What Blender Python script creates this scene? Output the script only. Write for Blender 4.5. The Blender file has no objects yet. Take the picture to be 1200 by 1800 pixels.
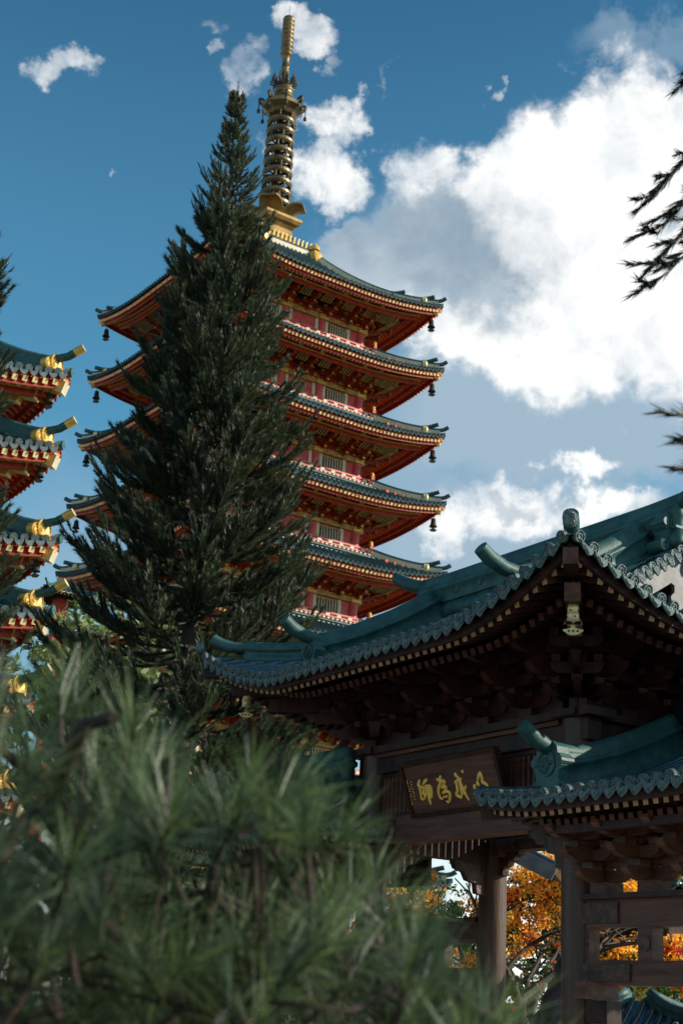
import bpy, math, random
import numpy as np
from mathutils import Vector, Matrix
random.seed(7); rng = np.random.default_rng(7)
R = math.radians; PI = math.pi
scn = bpy.context.scene; COL = scn.collection

# ------------------------------------------------------------------ camera
CAM = Vector((0, 0, 1.7)); TH, RO = R(19.0), R(3.1)
fw = Vector((0, math.cos(TH), math.sin(TH))); u0 = Vector((0, -math.sin(TH), math.cos(TH))); r0 = Vector((1, 0, 0))
rv = r0*math.cos(RO) + u0*math.sin(RO); uv = u0*math.cos(RO) - r0*math.sin(RO)
cd = bpy.data.cameras.new('camera'); cam = bpy.data.objects.new('camera', cd); COL.objects.link(cam)
M3 = Matrix((rv, uv, -fw)).transposed()
cam.matrix_world = Matrix.Translation(CAM) @ M3.to_4x4()
cd.sensor_fit = 'VERTICAL'; cd.sensor_height = 36; cd.sensor_width = 24; cd.lens = 2530/1800*36
cd.clip_start = .1; cd.clip_end = 5000
cd.dof.use_dof = True; cd.dof.focus_distance = 21; cd.dof.aperture_fstop = 2.7
scn.camera = cam
# ------------------------------------------------------------------ sun, sky, exposure
SUN_AZ, SUN_EL = R(95), R(23)
sdir = Vector((math.sin(SUN_AZ)*math.cos(SUN_EL), math.cos(SUN_AZ)*math.cos(SUN_EL), math.sin(SUN_EL)))
ld = bpy.data.lights.new('sun', 'SUN'); ld.energy = 4.6; ld.angle = R(.5); ld.color = (1, .90, .76)
lo = bpy.data.objects.new('sun', ld); COL.objects.link(lo); lo.rotation_euler = sdir.to_track_quat('Z', 'Y').to_euler()
lo.location = (20, 0, 60)
scn.view_settings.view_transform = 'Standard'; scn.view_settings.look = 'None'
scn.view_settings.exposure = .4; scn.view_settings.gamma = 1
scn.cycles.max_bounces = 6; scn.cycles.diffuse_bounces = 4; scn.cycles.glossy_bounces = 3; scn.cycles.transparent_max_bounces = 6
scn.cycles.sample_clamp_indirect = 4

class NT:                                   # tiny node helper
    def __init__(s, t): s.t = t
    def n(s, k, **kw):
        x = s.t.nodes.new(k)
        for a, b in kw.items(): setattr(x, a, b)
        return x
    def put(s, sock, v):
        if hasattr(v, 'is_output') or isinstance(v, bpy.types.NodeSocket): s.t.links.new(v, sock)
        else: sock.default_value = v
    def m(s, op, a, b=0., c=0., clamp=False):
        x = s.n('ShaderNodeMath', operation=op); x.use_clamp = clamp
        s.put(x.inputs[0], a); s.put(x.inputs[1], b); s.put(x.inputs[2], c); return x.outputs[0]
    def mix(s, f, a, b, blend='MIX'):
        x = s.n('ShaderNodeMix', data_type='RGBA', blend_type=blend)
        s.put(x.inputs[0], f); s.put(x.inputs[6], a); s.put(x.inputs[7], b); return x.outputs[2]
    def ss(s, v, lo_, hi):
        x = s.n('ShaderNodeMapRange', interpolation_type='SMOOTHSTEP')
        s.put(x.inputs[0], v); x.inputs[1].default_value = lo_; x.inputs[2].default_value = hi; return x.outputs[0]
    def noise(s, vec, scale, detail=4., rough=.55, dist=0.):
        x = s.n('ShaderNodeTexNoise'); s.put(x.inputs['Vector'], vec)
        x.inputs['Scale'].default_value = scale; x.inputs['Detail'].default_value = detail
        x.inputs['Roughness'].default_value = rough; x.inputs['Distortion'].default_value = dist; return x.outputs[0]

def make_world():
    w = bpy.data.worlds.new('World'); scn.world = w; w.use_nodes = True; t = w.node_tree; t.nodes.clear(); g = NT(t)
    sky = g.n('ShaderNodeTexSky', sky_type='NISHITA'); sky.sun_disc = False
    sky.sun_elevation = SUN_EL; sky.sun_rotation = SUN_AZ; sky.air_density = 1.; sky.dust_density = .6; sky.ozone_density = 1.5
    blue = g.mix(1., sky.outputs[0], (.48, 1.0, 1.03, 1), 'MULTIPLY')
    tc = g.n('ShaderNodeTexCoord'); d = tc.outputs['Generated']
    sx = g.n('ShaderNodeSeparateXYZ'); g.put(sx.inputs[0], d)
    az = g.m('MULTIPLY', g.m('ARCTAN2', sx.outputs[0], sx.outputs[1]), 180/PI)
    el = g.m('MULTIPLY', g.m('ARCSINE', sx.outputs[2]), 180/PI)
    blue = g.mix(g.ss(el, 26., 46.), blue, (.50, .62, .72, 1), 'MULTIPLY')
    wn = g.n('ShaderNodeTexNoise'); g.put(wn.inputs['Vector'], d); wn.inputs['Scale'].default_value = 13.; wn.inputs['Detail'].default_value = 9.; wn.inputs['Roughness'].default_value = .62
    wc = g.n('ShaderNodeSeparateColor'); g.put(wc.inputs[0], wn.outputs['Color'])
    az = g.m('ADD', az, g.m('MULTIPLY', g.m('SUBTRACT', wc.outputs[0], .5), 9.)); el = g.m('ADD', el, g.m('MULTIPLY', g.m('SUBTRACT', wc.outputs[1], .5), 6.5))
    n1 = g.noise(d, 9.5, 12, .58, .25); n2 = g.noise(d, 34, 8, .62, .4); n3 = g.noise(d, 5, 4, .5)
    nz = g.m('ADD', g.m('MULTIPLY', g.m('SUBTRACT', n1, .5), 2.6), g.m('MULTIPLY', g.m('SUBTRACT', n2, .5), 1.3))
    def blob(a, e, ra, re, wgt, p=2.):      # soft ellipse of cloud at azimuth a, elevation e (degrees)
        x = g.m('DIVIDE', g.m('SUBTRACT', az, a), ra); y = g.m('DIVIDE', g.m('SUBTRACT', el, e), re)
        q = g.m('ADD', g.m('MULTIPLY', x, x), g.m('MULTIPLY', y, y))
        return g.m('SUBTRACT', g.m('MULTIPLY', g.m('DIVIDE', 1., g.m('ADD', 1., g.m('MULTIPLY', q, q))), wgt+.9), .9)
    def union(l):
        o = l[0]
        for b in l[1:]: o = g.m('SMOOTH_MAX', o, b, .25)
        return o
    white = union([blob(*b) for b in CLOUD_WHITE])
    dens = g.m('ADD', white, nz)
    mask = g.ss(dens, -.02, .95)
    grey = g.ss(g.m('ADD', union([blob(*b) for b in CLOUD_GREY]), g.m('MULTIPLY', g.m('SUBTRACT', n3, .5), 1.2)), -.5, .9)
    det = g.ss(n2, .3, .75)
    lit = g.mix(g.ss(g.m('ADD', g.m('MULTIPLY', n2, .45), g.m('MULTIPLY', n1, .55)), .36, .60), (.60, .64, .67, 1), (.88, .87, .85, 1))
    shade = g.mix(g.ss(n1, .35, .62), (.19, .265, .34, 1), (.36, .43, .49, 1))
    cc = g.mix(grey, lit, shade)
    wisp = g.ss(g.m('ADD', union([blob(*b) for b in CLOUD_WISP]), g.m('MULTIPLY', nz, 1.1)), .05, 1.5)
    veil = g.m('MULTIPLY', g.ss(g.m('ADD', union([blob(*b) for b in CLOUD_VEIL]), g.m('MULTIPLY', g.m('SUBTRACT', n3, .5), 1.4)), -.3, 1.1), .88)
    b1 = g.n('ShaderNodeBackground'); g.put(b1.inputs[0], blue); b1.inputs[1].default_value = SKY_STRENGTH
    b2 = g.n('ShaderNodeBackground'); g.put(b2.inputs[0], cc); b2.inputs[1].default_value = 1.
    b3 = g.n('ShaderNodeBackground'); g.put(b3.inputs[0], g.mix(g.ss(el, 12., 3.), (.30, .395, .475, 1), (1., 1., .98, 1)))
    veil = g.m('MAXIMUM', veil, g.m('MULTIPLY', g.ss(el, 13., 2.), .9))
    m0 = g.n('ShaderNodeMixShader'); g.put(m0.inputs[0], veil); g.put(m0.inputs[1], b1.outputs[0]); g.put(m0.inputs[2], b3.outputs[0])
    m1 = g.n('ShaderNodeMixShader'); g.put(m1.inputs[0], g.m('MAXIMUM', mask, g.m('MULTIPLY', wisp, .85)))
    g.put(m1.inputs[1], m0.outputs[0]); g.put(m1.inputs[2], b2.outputs[0])
    o = g.n('ShaderNodeOutputWorld'); g.put(o.inputs[0], m1.outputs[0])
SKY_STRENGTH = .115
CLOUD_WHITE = [(-.6, 34.1, 1.7, 1.1, .8), (-1.6, 32.4, 2.1, 1.6, .9), (3.2, 32.5, 2.5, 2.0, .8), (7.5, 31.3, 4.2, 3.3, 1.3),
               (12.8, 31.3, 5.0, 4.6, 1.5), (8.0, 27.0, 5.2, 3.3, 1.3), (14.5, 26.5, 4.5, 4, 1.4), (3.2, 29.4, 4.2, 3.0, 1.), (4.2, 26.2, 2.8, 1.5, .9),
               (-.2, 29.9, 1.9, 1.3, .6), (7.2, 19.1, 3.4, 1.5, .9), (10.2, 20.9, 1.3, .8, .7), (12, 18.6, 3.2, 1.0, .8), (3.9, 18.7, 1.8, 1.3, .7),
               (4.2, 16.2, 1.6, .8, .4), (22, 30, 7, 8, 1.5), (-40, 25, 9, 4, .8), (40, 22, 10, 5, 1), (70, 35, 14, 9, 1), (120, 30, 18, 9, 1), (160, 40, 20, 8, .8), (-110, 25, 16, 6, .8), (-150, 40, 15, 9, .8)]
CLOUD_GREY = [(2.2, 29.4, 4.6, 2.6, 1.), (5.2, 28.2, 2.8, 1.8, .9), (3.6, 30.9, 2.5, 1.5, .6), (14.0, 31.0, 1.9, .55, .7), (7.2, 19.3, 1.6, .5, .3), (6.5, 17.4, 3.5, .6, .6), (40, 19, 9, 4, 1), (70, 31, 13, 6, 1)]
CLOUD_WISP = [(-14, 35.0, 1.5, .75, .8), (-3.2, 37.4, 1.3, .8, 1.1), (-2.4, 36.4, .6, .7, .6), (-5.4, 36.1, 1.0, 1.1, .5), (-7.3, 36.6, .6, .4, .6), (-8.2, 37.3, 1.2, .4, .35), (5.5, 36.1, .5, .3, .4), (.9, 35.8, .4, .6, .3), (-11, 31.3, .25, .25, .5)]
CLOUD_VEIL = [(10, 22.8, 9, 3.2, 1.5), (4.5, 24.5, 3.5, 3.0, .9), (3, 21, 4, 5, .55), (7, 17.5, 9, 3.5, 1.2), (3.5, 28.8, 5.0, 3.2, 1.2), (13.5, 36.8, 5, 1.1, .45), (9, 14, 12, 4, 1.2), (-12, 16, 8, 8, .3), (20, 10, 16, 7, 1.)]
make_world()

# ------------------------------------------------------------------ materials
MT = {}
def mat(name, base, rough=.6, metal=0., var=.3, scale=6., base2=None, bump=0., bscale=40., spec=.5, rvar=0., island=0., trans=None, stretch=None):
    m = bpy.data.materials.new(name); m.use_nodes = True; t = m.node_tree; g = NT(t)
    p = t.nodes['Principled BSDF']; tc = g.n('ShaderNodeTexCoord'); vec = tc.outputs['Object']
    if stretch:
        mp = g.n('ShaderNodeMapping'); g.put(mp.inputs[0], vec); mp.inputs['Scale'].default_value = stretch; vec = mp.outputs[0]
    n = g.noise(vec, scale, 6, .6, .2)
    b2 = base2 or tuple(c*(1-var) for c in base); b1 = tuple(min(1, c*(1+var)) for c in base) if not base2 else base
    col = g.mix(g.ss(n, .3, .7), (*b2, 1), (*b1, 1))
    if island:
        ge = g.n('ShaderNodeNewGeometry'); rnd = ge.outputs['Random Per Island']
        col = g.mix(1., col, g.mix(rnd, (1-island, 1-island, 1-island, 1), (1+island, 1+island*.9, 1+island*.6, 1)), 'MULTIPLY')
    g.put(p.inputs['Base Color'], col); p.inputs['Metallic'].default_value = metal
    if rvar: g.put(p.inputs['Roughness'], g.m('ADD', rough-rvar/2, g.m('MULTIPLY', n, rvar)))
    else: p.inputs['Roughness'].default_value = rough
    p.inputs['Specular IOR Level'].default_value = spec
    if bump:
        bn = g.n('ShaderNodeBump'); bn.inputs['Strength'].default_value = bump; bn.inputs['Distance'].default_value = .02
        g.put(bn.inputs['Height'], g.noise(vec, bscale, 4, .6)); g.put(p.inputs['Normal'], bn.outputs[0])
    if trans:
        tr = g.n('ShaderNodeBsdfTranslucent'); g.put(tr.inputs[0], g.mix(1., col, (*trans, 1), 'MULTIPLY'))
        mx = g.n('ShaderNodeMixShader'); mx.inputs[0].default_value = .5 if 'flower' in name else .32
        g.put(mx.inputs[1], p.outputs[0]); g.put(mx.inputs[2], tr.outputs[0])
        g.put(t.nodes['Material Output'].inputs[0], mx.outputs[0])
    MT[name] = m; return m
mat('ridge_glaze', (.040, .118, .110), .52, 0, .35, 6, base2=(.018, .062, .062), bump=.25, bscale=30, rvar=.2, spec=.35)
mat('tile_glaze', (.034, .085, .092), .17, 0, .5, 9, base2=(.018, .040, .060), bump=.12, bscale=25, rvar=.14, spec=.8)
mat('tile_face', (.16, .215, .205), .26, 0, .4, 30, base2=(.045, .075, .075), bump=.8, bscale=90)
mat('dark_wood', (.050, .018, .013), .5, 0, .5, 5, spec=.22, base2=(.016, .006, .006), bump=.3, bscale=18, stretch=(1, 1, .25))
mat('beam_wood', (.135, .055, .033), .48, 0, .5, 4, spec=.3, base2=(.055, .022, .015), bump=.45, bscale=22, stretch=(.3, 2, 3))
mat('column_wood', (.085, .045, .027), .45, 0, .5, 5, spec=.35, base2=(.045, .020, .014), bump=.35, bscale=16, stretch=(3, 3, .22))
mat('carved_wood', (.10, .048, .030), .45, 0, .5, 9, spec=.3, base2=(.025, .011, .008), bump=1., bscale=14)
mat('sunlit_rafter', (.30, .17, .08), .6, 0, .4, 6)  # raw wood tan with warm sunlight on the rafter ends put into it
mat('grey_wood', (.20, .20, .21), .6, 0, .3, 4, base2=(.11, .105, .105), bump=.2, bscale=20)
mat('brass', (.80, .64, .32), .36, .35, .25, 8, base2=(.55, .40, .17), bump=.2)
mat('gilt', (1., .56, .12), .32, .15, .15, 10)
mat('gold_paint', (.74, .48, .11), .38, .2, .35, 3, base2=(.55, .33, .07), bump=.3, bscale=12)
mat('pale_gold', (.74, .60, .28), .5, .0, .3, 3)
mat('olive_gold', (.38, .25, .07), .5, .2, .3, 3)
mat('soffit_glow_red', (.90, .125, .030), .5, 0, .3, 3, spec=.2)  # red paint copy with the bounced glow under the eaves put in
mat('red_paint', (.50, .050, .020), .5, 0, .3, 3, bump=.1, spec=.2)
mat('deep_red', (.30, .034, .014), .5, 0, .3, 3, spec=.2)
mat('pink_red', (.48, .058, .050), .5, 0, .25, 3)
mat('cream_paint', (.54, .46, .31), .55, 0, .15, 2)
mat('orange_gold', (.92, .50, .10), .5, .1, .3, 3)  # gold infill, raised so the bounced soffit glow is in the colour
mat('far_tile', (.022, .075, .080), .32, 0, .45, 1.2, base2=(.012, .045, .055), rvar=.15)
mat('far_lip', (.03, .06, .065), .7, 0, .4, 3, spec=.15)
mat('tower_lip', (.11, .15, .155), .5, 0, .4, 3, base2=(.04, .06, .065), spec=.3)
mat('aged_gold', (.34, .20, .045), .38, .4, .4, 1.2, base2=(.16, .095, .03), bump=.4, bscale=4)
mat('black_opening', (.012, .012, .012), .6)
mat('bronze', (.22, .16, .075), .42, .65, .45, 1.1, base2=(.09, .065, .035), bump=.4, bscale=3)
mat('dark_bronze', (.055, .048, .030), .5, .6, .4, 4)
mat('bark', (.055, .042, .032), .85, 0, .4, 5, bump=.8, bscale=14, stretch=(1, 1, .3))
mat('pine_twig', (.032, .018, .012), .8, 0, .5, 10, bump=.6, bscale=60)
mat('cook_needle', (.098, .124, .084), .45, 0, .35, 2.6, base2=(.026, .044, .036), island=.4, trans=(1.15, 1.15, .6), spec=.4)
mat('fir_needle', (.016, .024, .018), .5, 0, .4, 6, island=.3)
mat('long_needle', (.130, .178, .090), .42, 0, .4, 2.5, base2=(.045, .075, .052), island=.55, trans=(1.1, 1.3, .7), spec=.5)
mat('leaf', (.060, .11, .026), .5, 0, .4, 1.5, base2=(.025, .06, .018), island=.4, trans=(1.4, 1.5, .5))
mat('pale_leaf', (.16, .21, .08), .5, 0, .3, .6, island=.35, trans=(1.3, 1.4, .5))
mat('orange_flower', (1., .66, .13), .6, 0, .3, 1.6, base2=(1., .50, .06), island=.12, trans=(1.2, 1., .5))
mat('red_flower', (.60, .06, .02), .6, 0, .3, 3, island=.3, trans=(1.2, .9, .6))
mat('yellow_flower', (.75, .45, .03), .6, 0, .3, 3, island=.3)
mat('stone_dark', (.030, .030, .036), .5, 0, .5, 6, bump=.6, bscale=12)
mat('stone_pale', (.36, .34, .30), .7, 0, .3, 4, bump=.3)
mat('soil_grass', (.22, .19, .14), .9, 0, .5, .7, base2=(.16, .15, .09), bump=.5, bscale=3)
mat('plaster_ochre', (.42, .30, .10), .8, 0, .3, 1)

# ------------------------------------------------------------------ mesh builder
class MB:
    def __init__(s): s.v = []; s.f = []; s.mi = []; s.sm = []; s.T = None; s.names = []
    def slot(s, name):
        if name not in s.names: s.names.append(name)
        return s.names.index(name)
    def add(s, vs, fs, m, smooth=False):
        b = len(s.v); k = s.slot(m)
        if s.T: vs = [s.T(Vector(p)) for p in vs]
        s.v.extend([tuple(p) for p in vs])
        for f in fs: s.f.append(tuple(i+b for i in f)); s.mi.append(k); s.sm.append(smooth)
    def frame(s, c, a, b, d, m):            # box from centre and three half axes
        c, a, b, d = Vector(c), Vector(a), Vector(b), Vector(d)
        vs = [c+a*i+b*j+d*k for k in (-1, 1) for j in (-1, 1) for i in (-1, 1)]
        s.add(vs, [(0, 2, 3, 1), (4, 5, 7, 6), (0, 1, 5, 4), (2, 6, 7, 3), (0, 4, 6, 2), (1, 3, 7, 5)], m)
    def box(s, c, sz, m): s.frame(c, (sz[0]/2, 0, 0), (0, sz[1]/2, 0), (0, 0, sz[2]/2), m)
    def bar(s, p, q, w, h, m, endm=None, up=(0, 0, 1)):
        p, q = Vector(p), Vector(q); t = (q-p).normalized(); side = t.cross(Vector(up)).normalized(); un = side.cross(t)
        a, b = side*w/2, un*h/2
        vs = [p-a-b, p+a-b, p+a+b, p-a+b, q-a-b, q+a-b, q+a+b, q-a+b]
        s.add(vs, [(0, 1, 5, 4), (1, 2, 6, 5), (2, 3, 7, 6), (3, 0, 4, 7), (4, 5, 6, 7)], m)
        s.add(vs[:4], [(0, 3, 2, 1)], endm or m)
    def tube(s, pts, rad, m, n=8, cap=True, capm=None):
        pts = [Vector(p) for p in pts]; L = len(pts)
        if not hasattr(rad, '__len__'): rad = [rad]*L
        vs = []; ref = Vector((0, 0, 1))
        for i, p in enumerate(pts):
            t = (pts[min(i+1, L-1)]-pts[max(i-1, 0)]).normalized()
            if abs(t.dot(ref)) > .95: ref = Vector((1, 0, 0)) if abs(t.x) < .9 else Vector((0, 1, 0))
            a = t.cross(ref).normalized(); b = a.cross(t)
            vs += [p+(a*math.cos(2*PI*j/n)+b*math.sin(2*PI*j/n))*rad[i] for j in range(n)]
        fs = [(i*n+j, i*n+(j+1) % n, (i+1)*n+(j+1) % n, (i+1)*n+j) for i in range(L-1) for j in range(n)]
        s.add(vs, fs, m, True)
        if cap:
            s.add(vs[:n], [tuple(range(n))], capm or m); s.add(vs[-n:], [tuple(range(n-1, -1, -1))], capm or m)
    def sweep(s, pts, prof, m, smooth=False, up=(0, 0, 1), cap=True):
        pts = [Vector(p) for p in pts]; L = len(pts); n = len(prof); vs = []
        for i, p in enumerate(pts):
            t = (pts[min(i+1, L-1)]-pts[max(i-1, 0)]).normalized()
            a = t.cross(Vector(up)).normalized(); b = a.cross(t)
            vs += [p+a*x+b*y for x, y in prof]
        fs = [(i*n+j, i*n+(j+1) % n, (i+1)*n+(j+1) % n, (i+1)*n+j) for i in range(L-1) for j in range(n)]
        if cap: fs += [tuple(range(n-1, -1, -1)), tuple((L-1)*n+j for j in range(n))]
        s.add(vs, fs, m, smooth)
    def lathe(s, c, prof, m, n=16, ax=(0, 0, 1), smooth=True, sq=None):
        c = Vector(c); ax = Vector(ax).normalized(); a = ax.orthogonal().normalized()
        if abs(ax.z) > .99: a = Vector((1, 0, 0))
        b = ax.cross(a); vs = []
        for r_, z in prof:
            vs += [c+ax*z+(a*math.cos(2*PI*(j+.5)/n)+b*math.sin(2*PI*(j+.5)/n))*r_ for j in range(n)]
        L = len(prof)
        s.add(vs, [(i*n+j, i*n+(j+1) % n, (i+1)*n+(j+1) % n, (i+1)*n+j) for i in range(L-1) for j in range(n)], m, smooth)
    def prism(s, poly, o, ux, uy, dep, m, backm=None):
        o, ux, uy = Vector(o), Vector(ux), Vector(uy); nz = ux.cross(uy).normalized()*dep/2; n = len(poly)
        vs = [o+ux*x+uy*y+nz for x, y in poly]+[o+ux*x+uy*y-nz for x, y in poly]
        s.add(vs, [tuple(range(n)), tuple(range(2*n-1, n-1, -1))]+[(j, n+j, n+(j+1) % n, (j+1) % n) for j in range(n)], m)
    def build(s, name, parent=None, label=None, loc=None, dims=None):
        me = bpy.data.meshes.new(name); me.from_pydata(s.v, [], s.f); me.update()
        for k in s.names: me.materials.append(MT[k])
        me.polygons.foreach_set('material_index', s.mi); me.polygons.foreach_set('use_smooth', s.sm)
        o = bpy.data.objects.new(name, me); COL.objects.link(o)
        if parent: o.parent = parent
        if loc: o.location = loc
        if label: o['label'] = label
        return o
def tris(name, V, m, parent=None, k=3, extra=None):   # V: (n,k,3) array of loose faces
    n = len(V); me = bpy.data.meshes.new(name); me.vertices.add(n*k); me.vertices.foreach_set('co', V.reshape(-1).astype(np.float32))
    me.loops.add(n*k); me.loops.foreach_set('vertex_index', np.arange(n*k, dtype=np.int32))
    me.polygons.add(n); me.polygons.foreach_set('loop_start', np.arange(0, n*k, k, dtype=np.int32)); me.polygons.foreach_set('loop_total', np.full(n, k, dtype=np.int32))
    me.materials.append(MT[m]); me.update(calc_edges=True)
    o = bpy.data.objects.new(name, me); COL.objects.link(o)
    if parent: o.parent = parent
    return o
def thing(name, label, cat, loc=(0, 0, 0), rz=0., group=None):
    o = bpy.data.objects.new(name, None); COL.objects.link(o); o.location = loc; o.rotation_euler = (0, 0, rz)
    o['label'] = label; o['category'] = cat; o.empty_display_size = .3
    if group: o['group'] = group
    return o
def tag(o, label, cat, group=None):
    o['label'] = label; o['category'] = cat
    if group: o['group'] = group
    return o
def copy_part(src, parent, loc=(0, 0, 0), rz=0., scale=None):
    c = src.copy(); COL.objects.link(c); c.parent = parent; c.location = loc; c.rotation_euler = (0, 0, rz)
    if scale: c.scale = scale
    return c
def polar(az, D, z): return Vector((math.sin(R(az))*D, math.cos(R(az))*D, z))

# ------------------------------------------------------------------ tiled hip roofs
class Roof:
    """Hip roof over a rectangle (half sizes hx, hy): curved pitch, upturned corners."""
    def __init__(s, hx, hy, z0, a, b, lift, lr, lp, top=None, G=None, c=(0, 0)):
        s.hx, s.hy, s.z0, s.a, s.b, s.lift, s.lr, s.lp, s.G, s.c = hx, hy, z0, a, b, lift, lr, lp, G, c
        s.top = top or min(hx, hy)
    def P(s, d): return s.a*d + s.b*d*d if d >= 0 else s.a*d
    def half(s, k): return (s.hx, s.hy) if k % 2 == 0 else (s.hy, s.hx)
    def pt(s, k, u, d, dz=0.):
        hu, hd = s.half(k); cdist = hu-abs(u)
        m = max(cdist, d, 0); z = s.z0+s.P(d)+s.lift*max(0., 1-m/s.lr)**s.lp+dz
        e = hd-d
        x, y = ((u, -e), (e, u), (-u, e), (-e, -u))[k]
        return Vector((x+s.c[0], y+s.c[1], z))
    def dmax(s, k, u):
        hu, hd = s.half(k); c = max(0, hu-abs(u))
        if s.G is None: return min(c, s.top)
        if k % 2 == 0: return hd if c >= s.G-.28 else c
        return min(c, s.G)
    def cols(s, k, pitch):
        hu, _ = s.half(k); n = round(2*hu/pitch); return [(-hu+(i+.5)*2*hu/n) for i in range(n)], 2*hu/n
    def out(s, k): return Vector(((0, -1, 0), (1, 0, 0), (0, 1, 0), (-1, 0, 0))[k])
    def along(s, k): return Vector(((1, 0, 0), (0, 1, 0), (-1, 0, 0), (0, -1, 0))[k])
    def tiles(s, mb, pitch, r, m, step=.24, nseg=6, ov=.0, ks=(0, 1, 2, 3), joint=True, pan=None):
        for k in ks:
            us, w = s.cols(k, pitch); al = s.along(k)
            for u in us:
                dm = s.dmax(k, u)
                nst = max(1, int(round((dm+ov)/step))); ds = [-ov+(dm+ov)*i/nst for i in range(nst+1)]
                rings = []
                for i in range(nst):
                    if joint: rings += [(ds[i], r*1.08), (ds[i+1], r*.93)]
                    else: rings += [(ds[i], r)]
                if not joint: rings.append((ds[-1], r))
                vs = []
                for d, rr in rings:
                    p = s.pt(k, u, d); t = (s.pt(k, u, d+.05)-s.pt(k, u, d-.05)).normalized(); nn = al.cross(t)
                    if nn.z < 0: nn = -nn
                    vs += [p+al*(math.cos(PI*j/nseg)*rr)+nn*(math.sin(PI*j/nseg)*rr) for j in range(nseg+1)]
                q = nseg+1
                mb.add(vs, [(i*q+j, i*q+j+1, (i+1)*q+j+1, (i+1)*q+j) for i in range(len(rings)-1) for j in range(nseg)], m, True)
                # pan between this column and its neighbours
                vs = []; ns = max(2, nst//2)
                for i in range(ns+1):
                    for uu, dz in ((u, -.01), (u+w*.5*.999, -.25*r)) if False else ((u-w/2, -r*.5), (u-w/4, -r*.2), (u+w/4, -r*.2), (u+w/2, -r*.5)):
                        dd = s.dmax(k, max(-s.half(k)[0], min(s.half(k)[0], uu))); vs.append(s.pt(k, uu, -ov+(dd+ov)*i/ns, dz))
                mb.add(vs, [(i*4+j, i*4+j+1, i*4+5+j, i*4+4+j) for i in range(ns) for j in range(3)], pan or m, True)
    def soffit(s, mb, dz, m, dlim, n=24, ks=(0, 1, 2, 3), din=.06):
        for k in ks:
            hu, _ = s.half(k); vs = []; nd = 5
            for i in range(n+1):
                u = -hu+2*hu*i/n; dm = min(dlim, max(0, hu-abs(u)))
                for j in range(nd+1): vs.append(s.pt(k, u, min(din, dm)+max(0, dm-din)*j/nd, dz))
            mb.add(vs, [(i*(nd+1)+j, (i+1)*(nd+1)+j, (i+1)*(nd+1)+j+1, i*(nd+1)+j+1) for i in range(n) for j in range(nd)], m)
    def eave_band(s, mb, d, z1, z2, th, m, n=40, ks=(0, 1, 2, 3)):   # board along the eave
        for k in ks:
            hu, _ = s.half(k); o = s.out(k); vs = []; lim = hu-d
            for i in range(n+1):
                u = -lim+2*lim*i/n; p = s.pt(k, u, d); p.z -= s.P(d)
                vs += [p+Vector((0, 0, z1)), p+Vector((0, 0, z2)), p-o*th+Vector((0, 0, z2)), p-o*th+Vector((0, 0, z1))]
            mb.add(vs, [(i*4+j, i*4+(j+1) % 4, i*4+4+(j+1) % 4, i*4+4+j) for i in range(n) for j in range(4)], m)
    def rafters(s, mb, pitch, d1, d2, dz, w, h, m, endm, ks=(0, 1, 2, 3), fan=False):
        for k in ks:
            us, _ = s.cols(k, pitch); hu, _ = s.half(k)
            for u in us:
                lim = hu-abs(u)
                if lim < d1+.02: continue
                e = min(d2, lim)
                if e-d1 < .05: continue
                mb.bar(s.pt(k, u, d1, dz), s.pt(k, u, e, dz), w, h, m, endm)
    def lips(s, mb, pitch, r, ov, disc, drip, ks=(0, 1, 2, 3), n=12, fancy=True, tongue=1.):
        for k in ks:
            us, w = s.cols(k, pitch); al = s.along(k); o = s.out(k)
            for u in us:
                p = s.pt(k, u, -ov)+Vector((0, 0, r*.35)); t = (s.pt(k, u, -ov)-s.pt(k, u, .1)).normalized()
                R1 = r*1.22
                if fancy: mb.lathe(p+t*.0, [(R1, -.03), (R1, .016), (R1*.84, .018), (R1*.78, .006), (R1*.55, .006), (R1*.5, .016), (R1*.3, .018), (R1*.26, .008), (.001, .012)], disc, n, t, False)
                else: mb.lathe(p, [(R1, -.03), (R1, .02), (.001, .02)], disc, n, t, False)
            for i in range(len(us)-1):
                u = (us[i]+us[i+1])/2; p = s.pt(k, u, -ov); a = s.pt(k, us[i+1], -ov)-s.pt(k, us[i], -ov); a.normalize()
                dn = (Vector((0, 0, -1))+o*.28).normalized(); hw = w*.46; T = tongue
                poly = [(-hw, .3*r), (-hw*.96, -.9*r*T), (-hw*.62, -1.7*r*T), (-hw*.3, -2.2*r*T), (0, -2.55*r*T), (hw*.3, -2.2*r*T), (hw*.62, -1.7*r*T), (hw*.96, -.9*r*T), (hw, .3*r), (hw*.5, -.35*r), (0, -.5*r), (-hw*.5, -.35*r)]
                mb.prism(poly, p, a, -dn, .022 if fancy else .06, drip)
                if fancy:
                    ip = [(x*.7, y*.72-.28*r) for x, y in poly[1:8]]
                    mb.prism(ip, p+o*.012, a, -dn, .018, disc)
def ridge_profile(w, h, tr, n=6):
    L = [(-w*.5, -.06), (-w*.5, h*.16), (-w*.36, h*.2), (-w*.36, h*.68), (-w*.52, h*.74), (-w*.52, h*.84), (-w*.38, h*.88), (-w*.38, h*.96)]
    c = h+tr*.35
    arc = [(-math.cos(PI*i/n)*tr, c+math.sin(PI*i/n)*tr) for i in range(n+1)]
    return L+arc+[(-x, y) for x, y in reversed(L)]
ORN = [(0, .56), (.09, .55), (.15, .5), (.165, .43), (.20, .41), (.225, .36), (.215, .3), (.18, .25), (.165, .17), (.20, .13), (.27, .12), (.30, .07), (.28, .01), (.22, -.02), (0, -.02)]
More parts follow.
